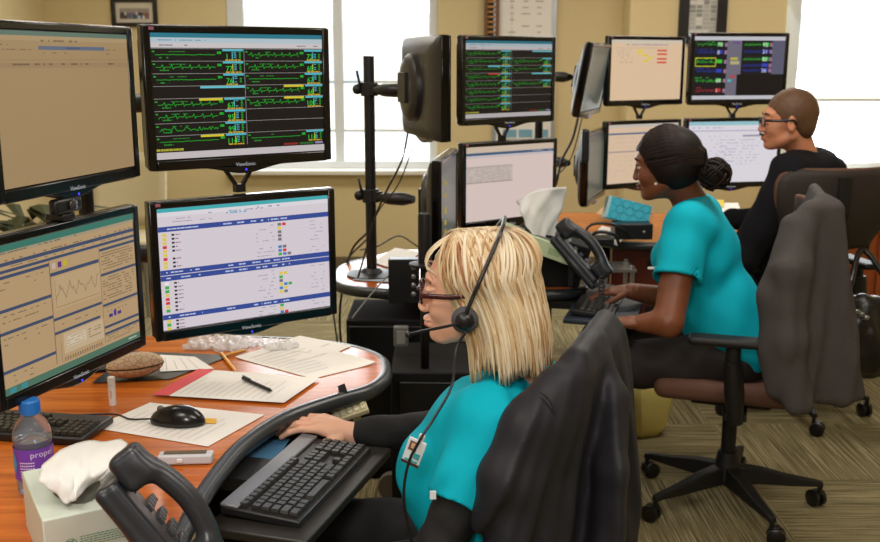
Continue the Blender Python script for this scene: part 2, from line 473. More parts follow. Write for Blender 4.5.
for i in range(9): mb.box((.0, -.035, -h*.42+h*.105*i), (w-.05, .03, .012))
mb.build('slats', mat('amber_wood', (186, 132, 60), .5, noise=.2), t)
# ---- window counter on the right with wood cabinet
ct = thing('storage_cabinet', 'orange-brown wooden cabinet below the right window behind the handbag', 'cabinet', (2.62, 5.75, 0))
M_cab = mat('cabinet_wood', (168, 84, 40), .4, noise=.15, nscale=8, stretch=(1, 1, 6))
MB().box((0, 0, .36), (1.1, .5, .68)).build('body', M_cab, ct, bevel=.004)
for i in (-1, 0, 1):
    d = MB().box((i*.36, -.258, .36), (.34, .018, .6)).build('door', M_cab, ct, bevel=.003)
    MB().box((i*.36+.12, -.275, .56), (.012, .02, .09)).build('handle', mat('dark_metal', (40, 38, 38), .4, metal=.6), d)
MB().box((0, 0, .715), (1.14, .54, .03)).build('countertop', mat('dark_counter', (58, 52, 48), .35), ct, bevel=.005)
tr = thing('document_tray', 'black two-level paper tray on the counter under the right window', 'tray', (2.42, 5.72, .73))
for k in (0, 1):
    mb = MB().box((0, 0, .012+k*.085), (.34, .27, .008))
    for sx in (-1, 1): mb.box((sx*.168, 0, .03+k*.085), (.008, .27, .04))
    mb.box((0, .133, .03+k*.085), (.34, .008, .04)); mb.build('tray_shelf', mat('black_plastic', (22, 22, 24), .35), tr)
mb = MB()
for sx in (-1, 1): mb.box((sx*.165, .12, .07), (.008, .02, .13))
mb.build('post', MATS['black_plastic'], tr)
tag(MB().box((2.4, 5.7, .752), (.22, .2, .012)).build('paper_stack', M_paper), 'small stack of white sheets in the black tray under the right window', 'paper')

# ================================================================ screens and monitors
class Screen:
    def __init__(s, w, h, base, k=.9):
        s.w, s.h, s.k = w, h, k; s.mb = MB(); s.ms = []; s.c = {}
        s.mat(base); s.mb.quad(s.p(0, 1, 0), s.p(1, 1, 0), s.p(1, 0, 0), s.p(0, 0, 0)); s.rnd = random.Random(int(w*1000)+sum(base))
    def mat(s, c):
        if c not in s.c: s.c[c] = len(s.ms); s.ms.append(glow(c, s.k))
        s.mb.m = s.c[c]
    def p(s, u, v, l): return V((u-.5)*s.w, -.0015-l*.00035, (.5-v)*s.h)
    def rect(s, u0, v0, u1, v1, c, l=1):
        s.mat(c); s.mb.quad(s.p(u0, v1, l), s.p(u1, v1, l), s.p(u1, v0, l), s.p(u0, v0, l))
    def text(s, u, v, st, size, c, l=3):
        s.mat(c); s.mb.text(st, s.p(u, v, l), (1, 0, 0), (0, 0, 1), size*s.h)
    def dashes(s, u0, u1, v, c, hgt=.008, fill=.6, l=2, mn=.008, mx=.03):
        u = u0
        while u < u1:
            q = min(s.rnd.uniform(mn, mx), u1-u)
            if s.rnd.random() < fill: s.rect(u, v-hgt/2, u+q*.85, v+hgt/2, c, l)
            u += q
    def line(s, pts, c, t=.004, l=3):
        s.mat(c)
        for (a, b) in zip(pts[:-1], pts[1:]):
            A, B = s.p(*a, l), s.p(*b, l); d = (B-A)
            if d.length < 1e-6: continue
            n = V(-d.z, 0, d.x).normalized()*t*s.h/2
            s.mb.quad(A-n, B-n, B+n, A+n)
    def ecg(s, u0, u1, v, amp, kind, c):
        rnd = s.rnd; pts = []; n = 46; ph = rnd.random()
        for i in range(n+1):
            t = i/n; u = u0+(u1-u0)*t; y = rnd.uniform(-.12, .12)
            if kind == 1 and (i+int(ph*5)) % 7 == 0: y = 1.0
            if kind == 1 and (i+int(ph*5)) % 7 == 1: y = -.7
            if kind == 2: y = rnd.uniform(-.8, .8)
            pts.append((u, v-y*amp))
        s.line(pts, c, .0045)
def scr_ecg(w, h, rowsL, rowsR, k=.75):
    s = Screen(w, h, (14, 10, 12), k)
    G = (30, 190, 50); W = (180, 176, 176); CY = (90, 200, 215); YE = (225, 205, 40)
    s.rect(0, 0, 1, .035, (44, 130, 150)); s.rect(0, .035, 1, .075, (196, 214, 222)); s.rect(0, .075, 1, .115, (222, 214, 216))
    s.dashes(.04, .3, .055, (120, 160, 190)); s.dashes(.03, .2, .095, (110, 110, 130)); s.dashes(.84, .98, .095, (150, 110, 110))
    s.rect(0, .945, 1, 1, (214, 206, 208))
    s.dashes(.0, .15, .925, (190, 185, 60), .018, 1); s.rect(.74, .918, .83, .935, (150, 40, 40), 2); s.rect(.84, .918, .93, .935, (40, 110, 50), 2); s.rect(.94, .918, .99, .935, (160, 150, 200), 2)
    for side, rows in ((0, rowsL), (1, rowsR)):
        x0, x1 = (.0, .515) if side == 0 else (.52, 1.0); dv = .79/8
        for i, r in enumerate(rows):
            v = .12+i*dv; s.rect(x0, v, x1, v+.003, W, 2)
            if r is None: continue
            num, kind, flag = r; W_ = x1-x0
            if flag: s.rect(x0+W_*(.5 if num == '' else .48), v+.004, x0+W_*(1.0 if num == '' else .74), v+.022, flag, 3)
            if num == '': continue
            s.ecg(x0+.02, x0+W_*.68, v+dv*.5, dv*.22, kind, G)
            s.dashes(x0+W_*.18, x0+W_*.36, v+dv*.26, (40, 150, 50), .006, .8); s.dashes(x0+W_*.08, x0+W_*.18, v+dv*.74, (40, 150, 50), .010, .8)
            s.dashes(x0+.005, x0+.02, v+dv*.25, G, .01, 1); s.dashes(x0+W_*.7, x0+W_*.75, v+dv*.33, G, .02, 1)
            s.rect(x0+W_*.76, v+.004, x1-.004, v+.02, CY, 2)
            s.text(x0+W_*.79-(.01 if len(num) > 2 else 0), v+dv*.86, num, .062, (50, 225, 70))
            s.rect(x0+W_*.865, v+.025, x0+W_*.875, v+dv*.86, YE if i % 2 else CY, 2)
            for q in range(4):
                s.dashes(x0+W_*.885, x0+W_*.92, v+.03+q*.014, CY, .006, .8); s.dashes(x0+W_*.945, x0+W_*.97, v+.03+q*.014, G, .008, .9)
            s.dashes(x0+W_*.79, x0+W_*.97, v+dv*.93, (205, 170, 40), .012, .95)
    s.rect(.515, .12, .518, .91, (150, 150, 150), 2)
    return s
G_ = None
YE, CY, RE = (235, 215, 50), (110, 210, 225), (220, 60, 50)
def screen_B(w, h):
    return scr_ecg(w, h, [('1', 0, None), ('77', 1, None), ('76', 0, None), ('', 0, CY), ('67', 1, YE), ('95', 1, None), ('99', 2, None), ('114', 0, YE)],
                   [('72', 1, None), ('68', 1, None), ('67', 0, None), ('66', 1, YE), ('100', 1, YE), None, None, ('114', 0, None)])
def screen_E(w, h):
    return scr_ecg(w, h, [('61', 1, None), ('77', 1, None), ('76', 0, CY), ('84', 2, RE), ('67', 1, None), ('95', 1, None), ('99', 2, None), ('80', 1, None)],
                   [('', 0, CY), ('68', 1, None), ('67', 0, None), ('', 0, CY), ('84', 1, None), None, None, None], .6)
def screen_A(w, h):
    s = Screen(w, h, (168, 140, 100), .82)  # tan cast of reflection and viewing angle painted into the page colour
    s.rect(0, 0, 1, .03, (92, 118, 104)); s.rect(0, .03, 1, .06, (176, 150, 110)); s.dashes(.3, .68, .06, (120, 96, 72), .012, .5)  # top bar colour includes painted glare
    s.rect(.3, .095, .8, .12, (92, 106, 130)); s.dashes(.5, .6, .107, (70, 82, 110), .01, .8, 3)
    s.dashes(.02, .1, .09, (126, 102, 76), .01); s.dashes(.02, .25, .12, (130, 106, 80), .008); s.dashes(.3, .5, .14, (132, 106, 80), .008)
    s.dashes(.81, .96, .115, (132, 106, 80), .008, .5); s.dashes(.81, .86, .145, (132, 106, 80), .008, .9)
    s.rect(0, .185, 1, .188, (138, 112, 84)); s.rect(0, .205, 1, .24, (160, 132, 96)); s.dashes(.12, .72, .215, (112, 88, 66), .012, .5); s.dashes(.82, .87, .215, (112, 88, 66), .012, .9)
    return s
def screen_C(w, h):
    s = Screen(w, h, (186, 156, 116), .85); N = (62, 76, 104); D = (120, 98, 76); T = (56, 120, 104)  # tan base carries the reflection and oblique-view tint in its colour
    s.rect(0, 0, 1, .045, T); s.rect(0, .95, 1, 1, (78, 116, 96)); s.rect(0, .045, 1, .065, (168, 152, 124))
    s.dashes(.03, .6, .055, D, .008, .5)
    for u in (.03, .1): s.rect(u, .957, u+.04, .993, (60, 140, 150), 2)
    s.dashes(.85, .97, .975, (180, 190, 170), .012, .5)
    s.rect(0, .115, 1, .14, N); s.dashes(0, .99, .105, D, .008, .3)
    s.rect(.0, .165, 1, .185, N); s.dashes(.1, .95, .15, D, .006, .4)
    for v in (.2, .42, .57, .83): s.rect(0, v, .34, v+.022, N, 2); s.dashes(.02, .3, v+.05, D, .007, .4); s.dashes(.02, .25, v+.09, D, .007, .3)
    s.rect(.34, .19, .345, .93, D, 2)
    for u, c in ((.36, (200, 180, 170)), (.4, (96, 50, 120)), (.44, (200, 180, 40))): s.rect(u, .21, u+.025, .25, c, 3)
    s.rect(.345, .275, .7, .3, N, 2); s.rect(.36, .31, .70, .55, (192, 164, 124), 2)
    pts = [(.37+.32*i/40, .48-.12*abs(math.sin(i*.35))*(.4+.6*s.rnd.random())) for i in range(41)]; s.line(pts, (110, 90, 80), .004)
    s.line([(.37, .33), (.37, .53), (.69, .53)], D, .003)
    s.rect(.345, .6, .7, .62, N, 2); s.dashes(.4, .66, .66, D, .007, .4); s.rect(.345, .7, .68, .72, N, 2)
    s.rect(.4, .73, .7, .88, (200, 176, 142), 3); s.rect(.42, .76, .56, .84, (214, 196, 168), 4)
    for q in range(4): s.dashes(.42, .55, .77+q*.02, (170, 146, 120), .006, .7, 5); s.dashes(.58, .68, .77+q*.02, D, .006, .5, 5)
    s.line([(.38, .78), (.38, .93), (.69, .93)], D, .003)
    for q in range(16): s.rect(.4+q*.018, .905, .408+q*.018, .925, D, 3)
    s.rect(.705, .19, .708, .93, D, 2)
    s.rect(.71, .205, 1, .225, N, 2)
    for q in range(7):
        s.dashes(.72, .98, .245+q*.02, D, .007, .7)
    s.rect(.71, .395, 1, .415, N, 2)
    for q in range(9): s.dashes(.72, .98, .435+q*.02, D, .007, .6)
    s.line([(.72, .66), (.98, .66)], D, .003)
    for q in range(6): s.rect(.74+q*.03, .69, .748+q*.03, .70, D, 3)
    s.rect(.75, .72, .78, .745, (70, 50, 120), 3); s.rect(.79, .7, .81, .745, (60, 40, 160), 3); s.rect(.82, .72, .85, .745, (70, 50, 120), 3)
    for v in (.63, .8, .85): s.rect(.71, v, 1, v+.02, N, 2)
    for q in range(3): s.dashes(.72, .98, .88+q*.02, D, .006, .5)
    return s
def screen_D(w, h):
    s = Screen(w, h, (216, 206, 214), .92); N = (52, 74, 150); D = (150, 146, 166)
    s.rect(0, 0, 1, .03, (64, 172, 178)); s.rect(0, .03, 1, .065, (222, 218, 224)); s.dashes(.25, .6, .06, D, .008, .5); s.dashes(.38, .5, .075, (90, 170, 200), .012, .8)
    s.dashes(.08, .3, .11, D, .006, .5); s.dashes(.1, .18, .085, D, .006, .8); s.dashes(.55, .7, .05, (140, 130, 170), .01, .5)
    def bar(v):
        s.rect(.0, v, 1, v+.042, N, 2); s.dashes(.03, .22, v+.021, (200, 205, 230), .01, .6, 3)
        for u in (.36, .44, .52, .58, .64, .7): s.dashes(u, u+.05, v+.021, (190, 200, 230), .012, .7, 3)
    bar(.145); bar(.5); bar(.548); bar(.87)
    def row(v, icons, c1, ar=True):
        s.rect(.02, v-.012, .042, v+.012, c1, 3)
        if ar: s.rect(.07, v-.008, .085, v+.008, (30, 30, 40), 3); s.dashes(.09, .12, v, (150, 110, 130), .008, .8)
        for j, c in enumerate(icons): s.rect(.68+j*.028, v-.012, .702+j*.028, v+.012, c, 3)
        s.dashes(.55, .66, v, D, .006, .4); s.dashes(.88, .97, v, D, .005, .4)
        s.rect(.0, v+.016, 1, v+.0175, (204, 196, 208), 2)
    Y, Gc, Rc, Bc, Kc = (226, 200, 70), (60, 170, 70), (215, 50, 60), (70, 130, 190), (120, 116, 120)
    Wc = (236, 232, 236)
    for i, (ic, c1) in enumerate([([Kc, Rc], Y), ([Y], Y), ([Kc], Y), ([Kc], Rc), ([Kc], Y), ([], Y), ([Bc, Kc], Rc), ([Bc, Rc], Y), ([Gc, Bc, Kc], Y)]):
        row(.215+i*.0325, ic, c1, i not in (5,))
    for i, (ic, c1) in enumerate([([], Wc), ([Y, Y], Gc), ([Gc], Gc), ([Kc], Y), ([Y, Bc, Gc], Rc), ([Bc, Y], Rc), ([Y, Kc], Y), ([], Gc)]):
        row(.612+i*.0325, ic, c1)
    for i, (ic, c1) in enumerate([([Gc], Y), ([Y], Gc), ([Bc, Rc], Y)]):
        row(.928+i*.03, ic, c1)
    return s
def screen_F(w, h):
    s = Screen(w, h, (218, 198, 192), .9)
    s.rect(0, 0, 1, .08, (206, 186, 166)); s.rect(0, .08, 1, .115, (62, 92, 124)); s.dashes(.75, .97, .095, (160, 170, 190), .012, .6); s.rect(0, .115, 1, .15, (200, 188, 190))
    s.rect(.0, .26, .52, .28, (178, 166, 160)); s.rect(.0, .28, .52, .48, (200, 186, 178)); 
    for q in range(8): s.dashes(.02, .5, .295+q*.024, (160, 146, 140), .008, .75)
    s.rect(0, .475, .52, .485, (150, 130, 120), 3)
    return s
def screen_G(w, h):
    s = Screen(w, h, (222, 192, 158), .92)
    s.rect(0, 0, 1, .05, (206, 196, 180)); s.dashes(.2, .8, .08, (110, 140, 180), .014, .9)
    for q in range(6): s.dashes(.08, .3, .17+q*.04, (170, 150, 140), .01, .6)
    s.rect(.05, .13, .8, .135, (170, 150, 140))
    for (u, v) in ((.36, .16), (.36, .2), (.42, .24), (.5, .28), (.44, .33)): s.rect(u, v, u+.08, v+.028, (232, 205, 50), 3)
    for v in (.16, .22, .3, .36): s.rect(.64, v, .78, v+.028, (214, 70, 50), 3)
    return s
def screen_H(w, h):
    s = Screen(w, h, (220, 192, 164), .9); s.rect(0, 0, 1, .05, (200, 190, 180)); s.rect(0, .14, 1, .17, (92, 108, 140))
    for q in range(9): s.dashes(.05, .9, .22+q*.08, (180, 160, 140), .008, .4)
    s.rect(0, .45, 1, .47, (150, 140, 150))
    return s
def screen_I(w, h):
    s = Screen(w, h, (20, 20, 28), .8); s.rect(0, 0, 1, .06, (206, 206, 214)); s.rect(0, .94, 1, 1, (206, 206, 214))
    s.rect(.36, .06, .52, .94, (116, 112, 128)); s.rect(.86, .06, 1, .6, (96, 96, 118)); s.rect(.48, .6, .98, .94, (16, 12, 16), 2)
    B, Gn, Rd, Wh = (50, 70, 190), (60, 210, 60), (200, 50, 60), (230, 225, 230)
    rows = [(.13, Gn, '70', 0), (.25, B, '8', 0), (.4, Gn, '', 0), (.55, B, '', 0), (.7, Gn, '60', 0), (.86, Rd, '1', 0)]
    for v, c, st, _ in rows:
        s.ecg(.03, .24, v, .03, 2 if c != B else 1, c); s.dashes(.02, .22, v-.045, c, .01, .6); s.rect(.25, v-.035, .31, v+.02, c, 2)
        if st: s.text(.25, v+.03, st, .09, Wh)
        s.rect(.33, v-.03, .36, v+.03, (160, 120, 150), 3)
    for v, c, st in [(.13, Gn, '92'), (.24, B, '21'), (.36, Gn, '82'), (.46, B, ''), (.54, B, '26')]:
        s.ecg(.54, .74, v, .025, 1, c); s.rect(.75, v-.035, .82, v+.02, c, 2)
        if st: s.text(.75, v+.03, st, .09, Wh)
        s.rect(.83, v-.03, .86, v+.03, (160, 120, 150), 3)
    s.line([(.02, .34), (.24, .34), (.24, .47), (.02, .47), (.02, .34)], (210, 220, 40), .012)
    s.rect(.4, .33, .48, .37, (200, 190, 60), 3); s.rect(.4, .39, .5, .44, (190, 184, 130), 3); s.rect(.4, .62, .46, .65, (200, 60, 60), 3); s.rect(.38, .68, .42, .72, (90, 190, 200), 3)
    s.rect(.42, .09, .5, .11, (120, 60, 160), 3)
    return s
def screen_J(w, h):
    s = Screen(w, h, (222, 216, 224), .92); s.rect(0, 0, 1, .06, (150, 196, 206)); s.dashes(.03, .4, .1, (140, 150, 190), .012, .6)
    s.rect(0, .14, 1, .16, (180, 180, 200))
    for q in range(9): s.dashes(.05, .5, .24+q*.06, (180, 176, 196), .01, .3); s.dashes(.35, .8, .3+q*.05, (170, 166, 186), .012, .5)
    s.rect(.6, .22, .95, .25, (150, 150, 170), 2)
    return s
def screen_glare(w, h):
    s = Screen(w, h, (84, 92, 88), .6); s.rect(0, 0, 1, .1, (58, 70, 72)); s.rect(.05, .15, .95, .9, (98, 104, 96)); return s  # greenish grey glare on the glass, painted as screen emission
M_bez = mat('gloss_black_bezel', (9, 8, 9), .2, coat=.15, spec=.4)
M_shell = mat('black_monitor_shell', (34, 32, 31), .38)
M_metal_d = mat('black_powder_metal', (26, 25, 26), .45, metal=.3)
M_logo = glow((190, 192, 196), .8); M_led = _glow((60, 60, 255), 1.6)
def monitor(label, A, B, zc, fn, w=.485, h=.335, lean=0, notes=False, side=True, name='computer_monitor', group=None):
    A = Vector((A[0], A[1], 0)); B = Vector((B[0], B[1], 0)); d = (B-A).normalized(); c = (A+B)/2
    t = thing(name, label, 'monitor', (c.x, c.y, zc), rot=(R(lean), 0, math.atan2(d.y, d.x)), group=group)
    hw, hh = w/2, h/2
    bot = -hh
    pts = [(-hw, hh), (-hw, bot+.012), (-hw+.01, bot)]
    for i in range(13):
        u = -1+2*i/12; pts.append((u*.115, bot-.018*(.5+.5*math.cos(u*PI))))
    pts += [(hw-.01, bot), (hw, bot+.012), (hw, hh)]
    M = Matrix(((1, 0, 0), (0, 0, 1), (0, 1, 0)))
    mb = MB().prism(pts, .001, .028, M)
    e = .02
    for sx in (-1, 1): mb.box((sx*(hw-e/2), -.001, 0), (e, .008, h-.004))
    mb.box((0, -.001, hh-e/2), (w-2*e+.002, .008, e-.003)); mb.box((0, -.001, bot+e*.65), (w-2*e+.002, .008, e*1.25))
    mb.build('bezel', M_bez, t, bevel=.0035)
    sw, sh = w-2*e, h-e-e*1.3
    s = fn(sw, sh); o = s.mb.build('screen', s.ms, t); o.location = (0, 0, (.0+e*.3)/2+.0015)
    # back hull
    rings = []
    for (k, y) in ((1, .028), (.97, .036), (.8, .05), (.66, .056)):
        rings.append([V(sx*hw*k*.98, y, sz*hh*k*.96) for sx, sz in ((-1, -1), (-.9, -1.04), (.9, -1.04), (1, -1), (1.02, -.8), (1.02, .8), (1, 1), (.9, 1.03), (-.9, 1.03), (-1, 1), (-1.02, .8), (-1.02, -.8))])
    MB().loft(rings).build('back_shell', M_shell, t, smooth=True, autos=50)
    MB().lathe([(.115, 0), (.112, .02), (.095, .034), (.06, .038)], (0, .052, 0), 28, (0, 1, 0)).build('hull', M_shell, t, smooth=True, autos=40)
    mb = MB().box((0, .094, 0), (.1, .012, .1)); mb.build('mount_plate', M_metal_d, t, bevel=.002)
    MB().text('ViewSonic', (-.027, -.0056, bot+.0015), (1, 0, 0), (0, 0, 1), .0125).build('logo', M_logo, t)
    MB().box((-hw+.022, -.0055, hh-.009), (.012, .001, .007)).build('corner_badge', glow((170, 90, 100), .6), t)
    MB().ell((0, -.0055, bot-.008), (.0028, .0012, .0028), nu=10, nv=6).build('power_light', M_led, t)
    return t
def vneck(t, h=.335):
    mb = MB()
    for sx in (-1, 1): mb.bar((sx*.04, .04, -h/2-.004), (sx*.006, .04, -h/2-.055), .008, .012, (0, 1, 0))
    mb.box((0, .04, -h/2-.058), (.026, .02, .02)); mb.build('stand_neck', M_metal_d, t)
# station 1
m = monitor('large upper left monitor with a mostly blank page in a tan cast', (-.812, 1.82), (-.69, 2.29), 1.485, screen_A)
m = monitor('upper monitor full of green heart traces, in the front workstation', (-.672, 2.325), (-.288, 2.605), 1.492, screen_B); vneck(m)
mC = monitor('lower left monitor with charts and navy header bars under a webcam', (-.835, 1.79), (-.69, 2.26), 1.092, screen_C)
m = monitor('lower front monitor with a pale table, navy bars and coloured icons', (-.68, 2.31), (-.276, 2.585), 1.086, screen_D, w=.49, h=.34)
# station 2
m = monitor('upper monitor with green heart traces left of the white board, middle workstation', (.078, 3.8), (.462, 4.1), 1.503, screen_E); vneck(m)
m = monitor('lower monitor with pinkish page and small grey table, behind the tissue', (.085, 3.82), (.475, 4.1), 1.103, screen_F)
m = monitor('upper monitor seen from behind on the black pole arm', (-.115, 3.66), (.045, 3.2), 1.495, screen_glare, lean=0) if False else None
m = monitor('upper monitor seen from behind on the black pole arm', (.03, 3.2), (-.1, 3.66), 1.49, screen_glare)
m.rotation_euler.z = math.atan2(.46, -.13)
mL = monitor('lower edge-on monitor with yellow notes stuck down its rim', (-.0, 3.22), (.06, 3.7), 1.095, screen_glare)
# station 3
m = monitor('upper monitor with peach page and yellow and red marks', (.8, 4.9), (1.232, 5.14), 1.527, screen_G); vneck(m)
m = monitor('lower peach monitor behind the head of the woman with braided bun', (.8, 4.9), (1.232, 5.14), 1.12, screen_H)
m = monitor('upper right monitor with blue, green and red traces above the man', (1.2, 4.92), (1.71, 5.02), 1.537, screen_I, w=.515, h=.345); vneck(m)
m = monitor('lower right monitor with pale table in front of the man', (1.19, 4.92), (1.71, 5.02), 1.13, screen_J, w=.515, h=.345)
m = monitor('upper tilted monitor seen edge-on left of the peach screen', (.645, 4.52), (.81, 4.97), 1.49, screen_glare, lean=0)
m.rotation_euler = (R(10), 0, math.atan2(.45, .165))
m = monitor('lower dark bluish monitor seen edge-on beside the teal tissue box', (.665, 4.52), (.82, 4.97), 1.09, screen_glare)
# sticky notes on the edge-on monitor
ym = mat('yellow_note', (226, 206, 50), .7)
for i, z in enumerate((1.19, 1.15, 1.10, 1.06, 1.03)):
    p = Vector((.006+.003, 3.225, z)); n = V(.99, -.125, 0)
    tag(MB().box(p+n*.009, (.004, .018, .013 if i != 2 else .02), Matrix.Rotation(math.atan2(.48, .06)-PI/2, 3, 'Z')).build('sticky_note', ym),
        ['topmost yellow note on the edge-on monitor rim', 'second yellow note from the top of the edge-on monitor rim', 'middle, largest yellow note on the edge-on monitor rim', 'yellow note below the largest on the edge-on monitor rim', 'lowest yellow note on the edge-on monitor rim'][i], 'sticky note', 'yellow notes on the monitor rim')
# webcam
c = P(68, 209, 2.02)
wc = thing('webcam', 'black webcam clipped on the lower left monitor', 'webcam', (-.775, 2.03, 1.262), math.atan2(.47, .145))
MB().box((0, -.01, .028), (.085, .022, .032)).build('body', MATS['black_plastic'], wc, bevel=.008, seg=3)
MB().lathe([(.012, 0), (.013, .004), (.010, .006)], (.008, -.021, .028), 18, (0, -1, 0)).build('lens', mat('lens_glass', (40, 40, 46), .1, coat=1), wc, smooth=True)
MB().box((0, .004, .004), (.04, .045, .014)).build('clip', MATS['black_plastic'], wc, bevel=.003)
# pole stands
def pole_stand(label, x, y, zt, arms, zb=.74):
    t = thing('monitor_stand', label, 'stand', (x, y, zb))
    MB().cyl((0, 0, .012), (0, 0, zt-zb), .021, 20).build('pole', M_metal_d, t, smooth=True, autos=40)
    MB().lathe([(.10, 0), (.10, .008), (.045, .014), (.03, .03)], (0, 0, 0), 28).build('base', M_metal_d, t, smooth=True, autos=40)
    for (z, tgt) in arms:
        tgt = Vector(tgt)-V(x, y, zb); zz = z-zb; mid = V(tgt.x*.45, tgt.y*.45-.03, zz)
        col = MB().cyl((0, 0, zz-.026), (0, 0, zz+.026), .033, 20)
        col.bar((0, 0, zz), (mid.x*.5, mid.y*.5, zz), .03, .04, (0, 0, 1)); a_ = col.build('clamp', M_metal_d, t, smooth=True, autos=40, bevel=.002)
        hd = MB().cyl((-.03, -.01, zz-.005), (-.045, -.02, zz+.07), .005, 8); hd.ell((-.045, -.0, zz), (.02, .02, .02)); hd.build('clamp_lever', M_metal_d, a_, smooth=True)
        ar = MB().tube([mid*.4+V(0, 0, zz*.6), mid, mid.lerp(V(tgt.x, tgt.y, zz), .6), V(tgt.x, tgt.y, zz)], [.014, .030, .032, .018], 14, flat=.8)
        ar.build('arm', M_metal_d, t, smooth=True, autos=50)
    return t
pole_stand('black pole and arms holding the monitors seen from behind, middle workstation', -.272, 3.9, P(360, 56, 3.9).z, [(1.47, (-.13, 3.72, 0)), (1.06, (-.1, 3.78, 0))])
pole_stand('black pole behind the left monitors of the front workstation', -.97, 2.72, 1.62, [(1.47, (-.62, 2.62, 0)), (1.07, (-.62, 2.62, 0)), (1.52, (-.88, 2.2, 0))])
pole_stand('black pole and arms mostly hidden behind the middle workstation screens', .5, 5.1, 1.62, [(1.5, (.62, 4.85, 0)), (1.09, (.62, 4.85, 0))])
# ================================================================ desks
def wood_mat():
    m = bpy.data.materials.new('cherry_laminate'); m.use_nodes = True; nt = m.node_tree; N = nt.nodes; L = nt.links
    b = N['Principled BSDF']; b.inputs['Roughness'].default_value = .17; b.inputs['Specular IOR Level'].default_value = .5
    tc = N.new('ShaderNodeTexCoord'); mp = N.new('ShaderNodeMapping'); mp.inputs['Scale'].default_value = (2.2, 26, 2); mp.inputs['Rotation'].default_value = (0, 0, .5)
    L.new(tc.outputs['Object'], mp.inputs[0]); n = N.new('ShaderNodeTexNoise'); n.inputs['Scale'].default_value = 1.6; n.inputs['Detail'].default_value = 6; n.inputs['Distortion'].default_value = .6
    L.new(mp.outputs[0], n.inputs['Vector']); r = N.new('ShaderNodeValToRGB'); e = r.color_ramp.elements
    e[0].position = .3; e[0].color = lin((168, 80, 22)); e[1].position = .72; e[1].color = lin((216, 120, 44))
    L.new(n.outputs['Fac'], r.inputs[0]); L.new(r.outputs[0], b.inputs['Base Color']); return m
M_wood = wood_mat()
M_edge = mat('dark_rubber_edge', (44, 48, 52), .3)
M_blk = mat('black_laminate', (15, 14, 14), .7, spec=.25)
M_plas = MATS['black_plastic']
def desk(label, outline, z, panels, legs, edge_from=0, edge_to=None):
    cx = sum(p[0] for p in outline)/len(outline); cy = sum(p[1] for p in outline)/len(outline)
    t = thing('desk', label, 'desk', (cx, cy, 0))
    MB().prism([(p[0]-cx, p[1]-cy) for p in outline], z-.032, z).build('worktop', M_wood, t)
    pts = outline[edge_from:edge_to]
    e = MB().tube([(p[0]-cx, p[1]-cy, z-.0185) for p in pts], .021, 14, flat=1.0)
    e.build('edge_band', M_edge, t, smooth=True, autos=70)
    for (a, b) in panels:
        a = Vector((a[0]-cx, a[1]-cy, .36)); b = Vector((b[0]-cx, b[1]-cy, .36))
        d = b-a; MB().box((a+b)/2, (d.length, .022, .68), Matrix.Rotation(math.atan2(d.y, d.x), 3, 'Z')).build('panel', M_blk, t)
    for (x, y) in legs:
        MB().box((x-cx, y-cy, (z-.03)/2), (.06, .06, z-.03)).build('leg', M_metal_d, t, bevel=.004)
    return t
front = catmull([(-.475, 1.25, 0), (-.477, 1.64, 0), (-.480, 1.82, 0), (-.472, 1.97, 0), (-.449, 2.13, 0), (-.386, 2.30, 0), (-.285, 2.425, 0), (-.195, 2.51, 0), (-.158, 2.60, 0), (-.155, 2.69, 0), (-.176, 2.79, 0), (-.26, 2.89, 0), (-.40, 2.96, 0), (-.62, 3.0, 0)], 5)
front = [(p.x, p.y) for p in front]
desk('curved orange wood desk with dark rubber edge nearest the camera', front+[(-1.0, 3.0), (-1.45, 2.8), (-1.6, 1.25)], .74, [((-.75, 2.9), (-.3, 2.78)), ((-1.5, 1.4), (-1.4, 2.6)), ((-1.4, 2.6), (-.8, 2.95))], [(-.33, 2.75), (-.9, 1.35)], 0, len(front))
f2 = catmull([(-.30, 4.28, 0), (-.40, 4.12, 0), (-.41, 3.90, 0), (-.37, 3.74, 0), (-.22, 3.66, 0), (0, 3.62, 0), (.2, 3.66, 0), (.34, 3.64, 0), (.46, 3.64, 0), (.53, 3.70, 0), (.55, 3.80, 0), (.52, 4.3, 0)], 5)
f2 = [(p.x, p.y) for p in f2]
desk('orange wood desk with black rounded edge in the middle workstation', f2+[(.5, 4.45), (-.2, 4.45)], .74, [((-.2, 4.3), (.45, 4.35)), ((-.05, 3.9), (-.05, 4.3))], [(.45, 4.2)], 0, len(f2))
f3 = [(.36, 5.6), (.36, 4.98), (.74, 4.94), (.78, 4.74), (.84, 4.66), (1.0, 4.62), (1.25, 4.68), (1.5, 4.82), (2.05, 4.9), (2.05, 5.5)]
desk('far desk under the peach screens with papers and a dark edge', f3, .74, [((.82, 4.98), (1.22, 5.0)), ((1.22, 5.0), (1.22, 5.4))], [(2.0, 5.4), (.42, 5.4)], 0, 9)
# dark red drawer unit below the far desk
du = thing('drawer_unit', 'dark red wooden drawer unit under the far desk', 'cabinet', (1.03, 4.9, 0))
M_red = mat('dark_cherry', (92, 34, 24), .35, noise=.2, nscale=10)
MB().box((0, -.14, .36), (.40, .06, .68)).build('body', M_red, du)
for k in range(3):
    d = MB().box((0, -.178, .14+.225*k), (.38, .016, .21)).build('drawer', M_red, du, bevel=.002); MB().box((0, -.19, .17+.225*k), (.07, .012, .035)).build('handle', M_plas, d)
# silver shelving leg
sr = thing('wire_shelf', 'small silver framed shelf beside the black phone and dark red drawers', 'shelf', (.80, 4.45, 0))
ms = mat('silver_metal', (170, 170, 172), .3, metal=.8)
for x in (-.06, .06):
    for y in (-.08, .08): MB().box((x, y, .34), (.016, .016, .68)).build('post', ms, sr)
for z in (.2, .45, .66): MB().box((0, 0, z), (.15, .19, .012)).build('shelf_board', ms, sr)
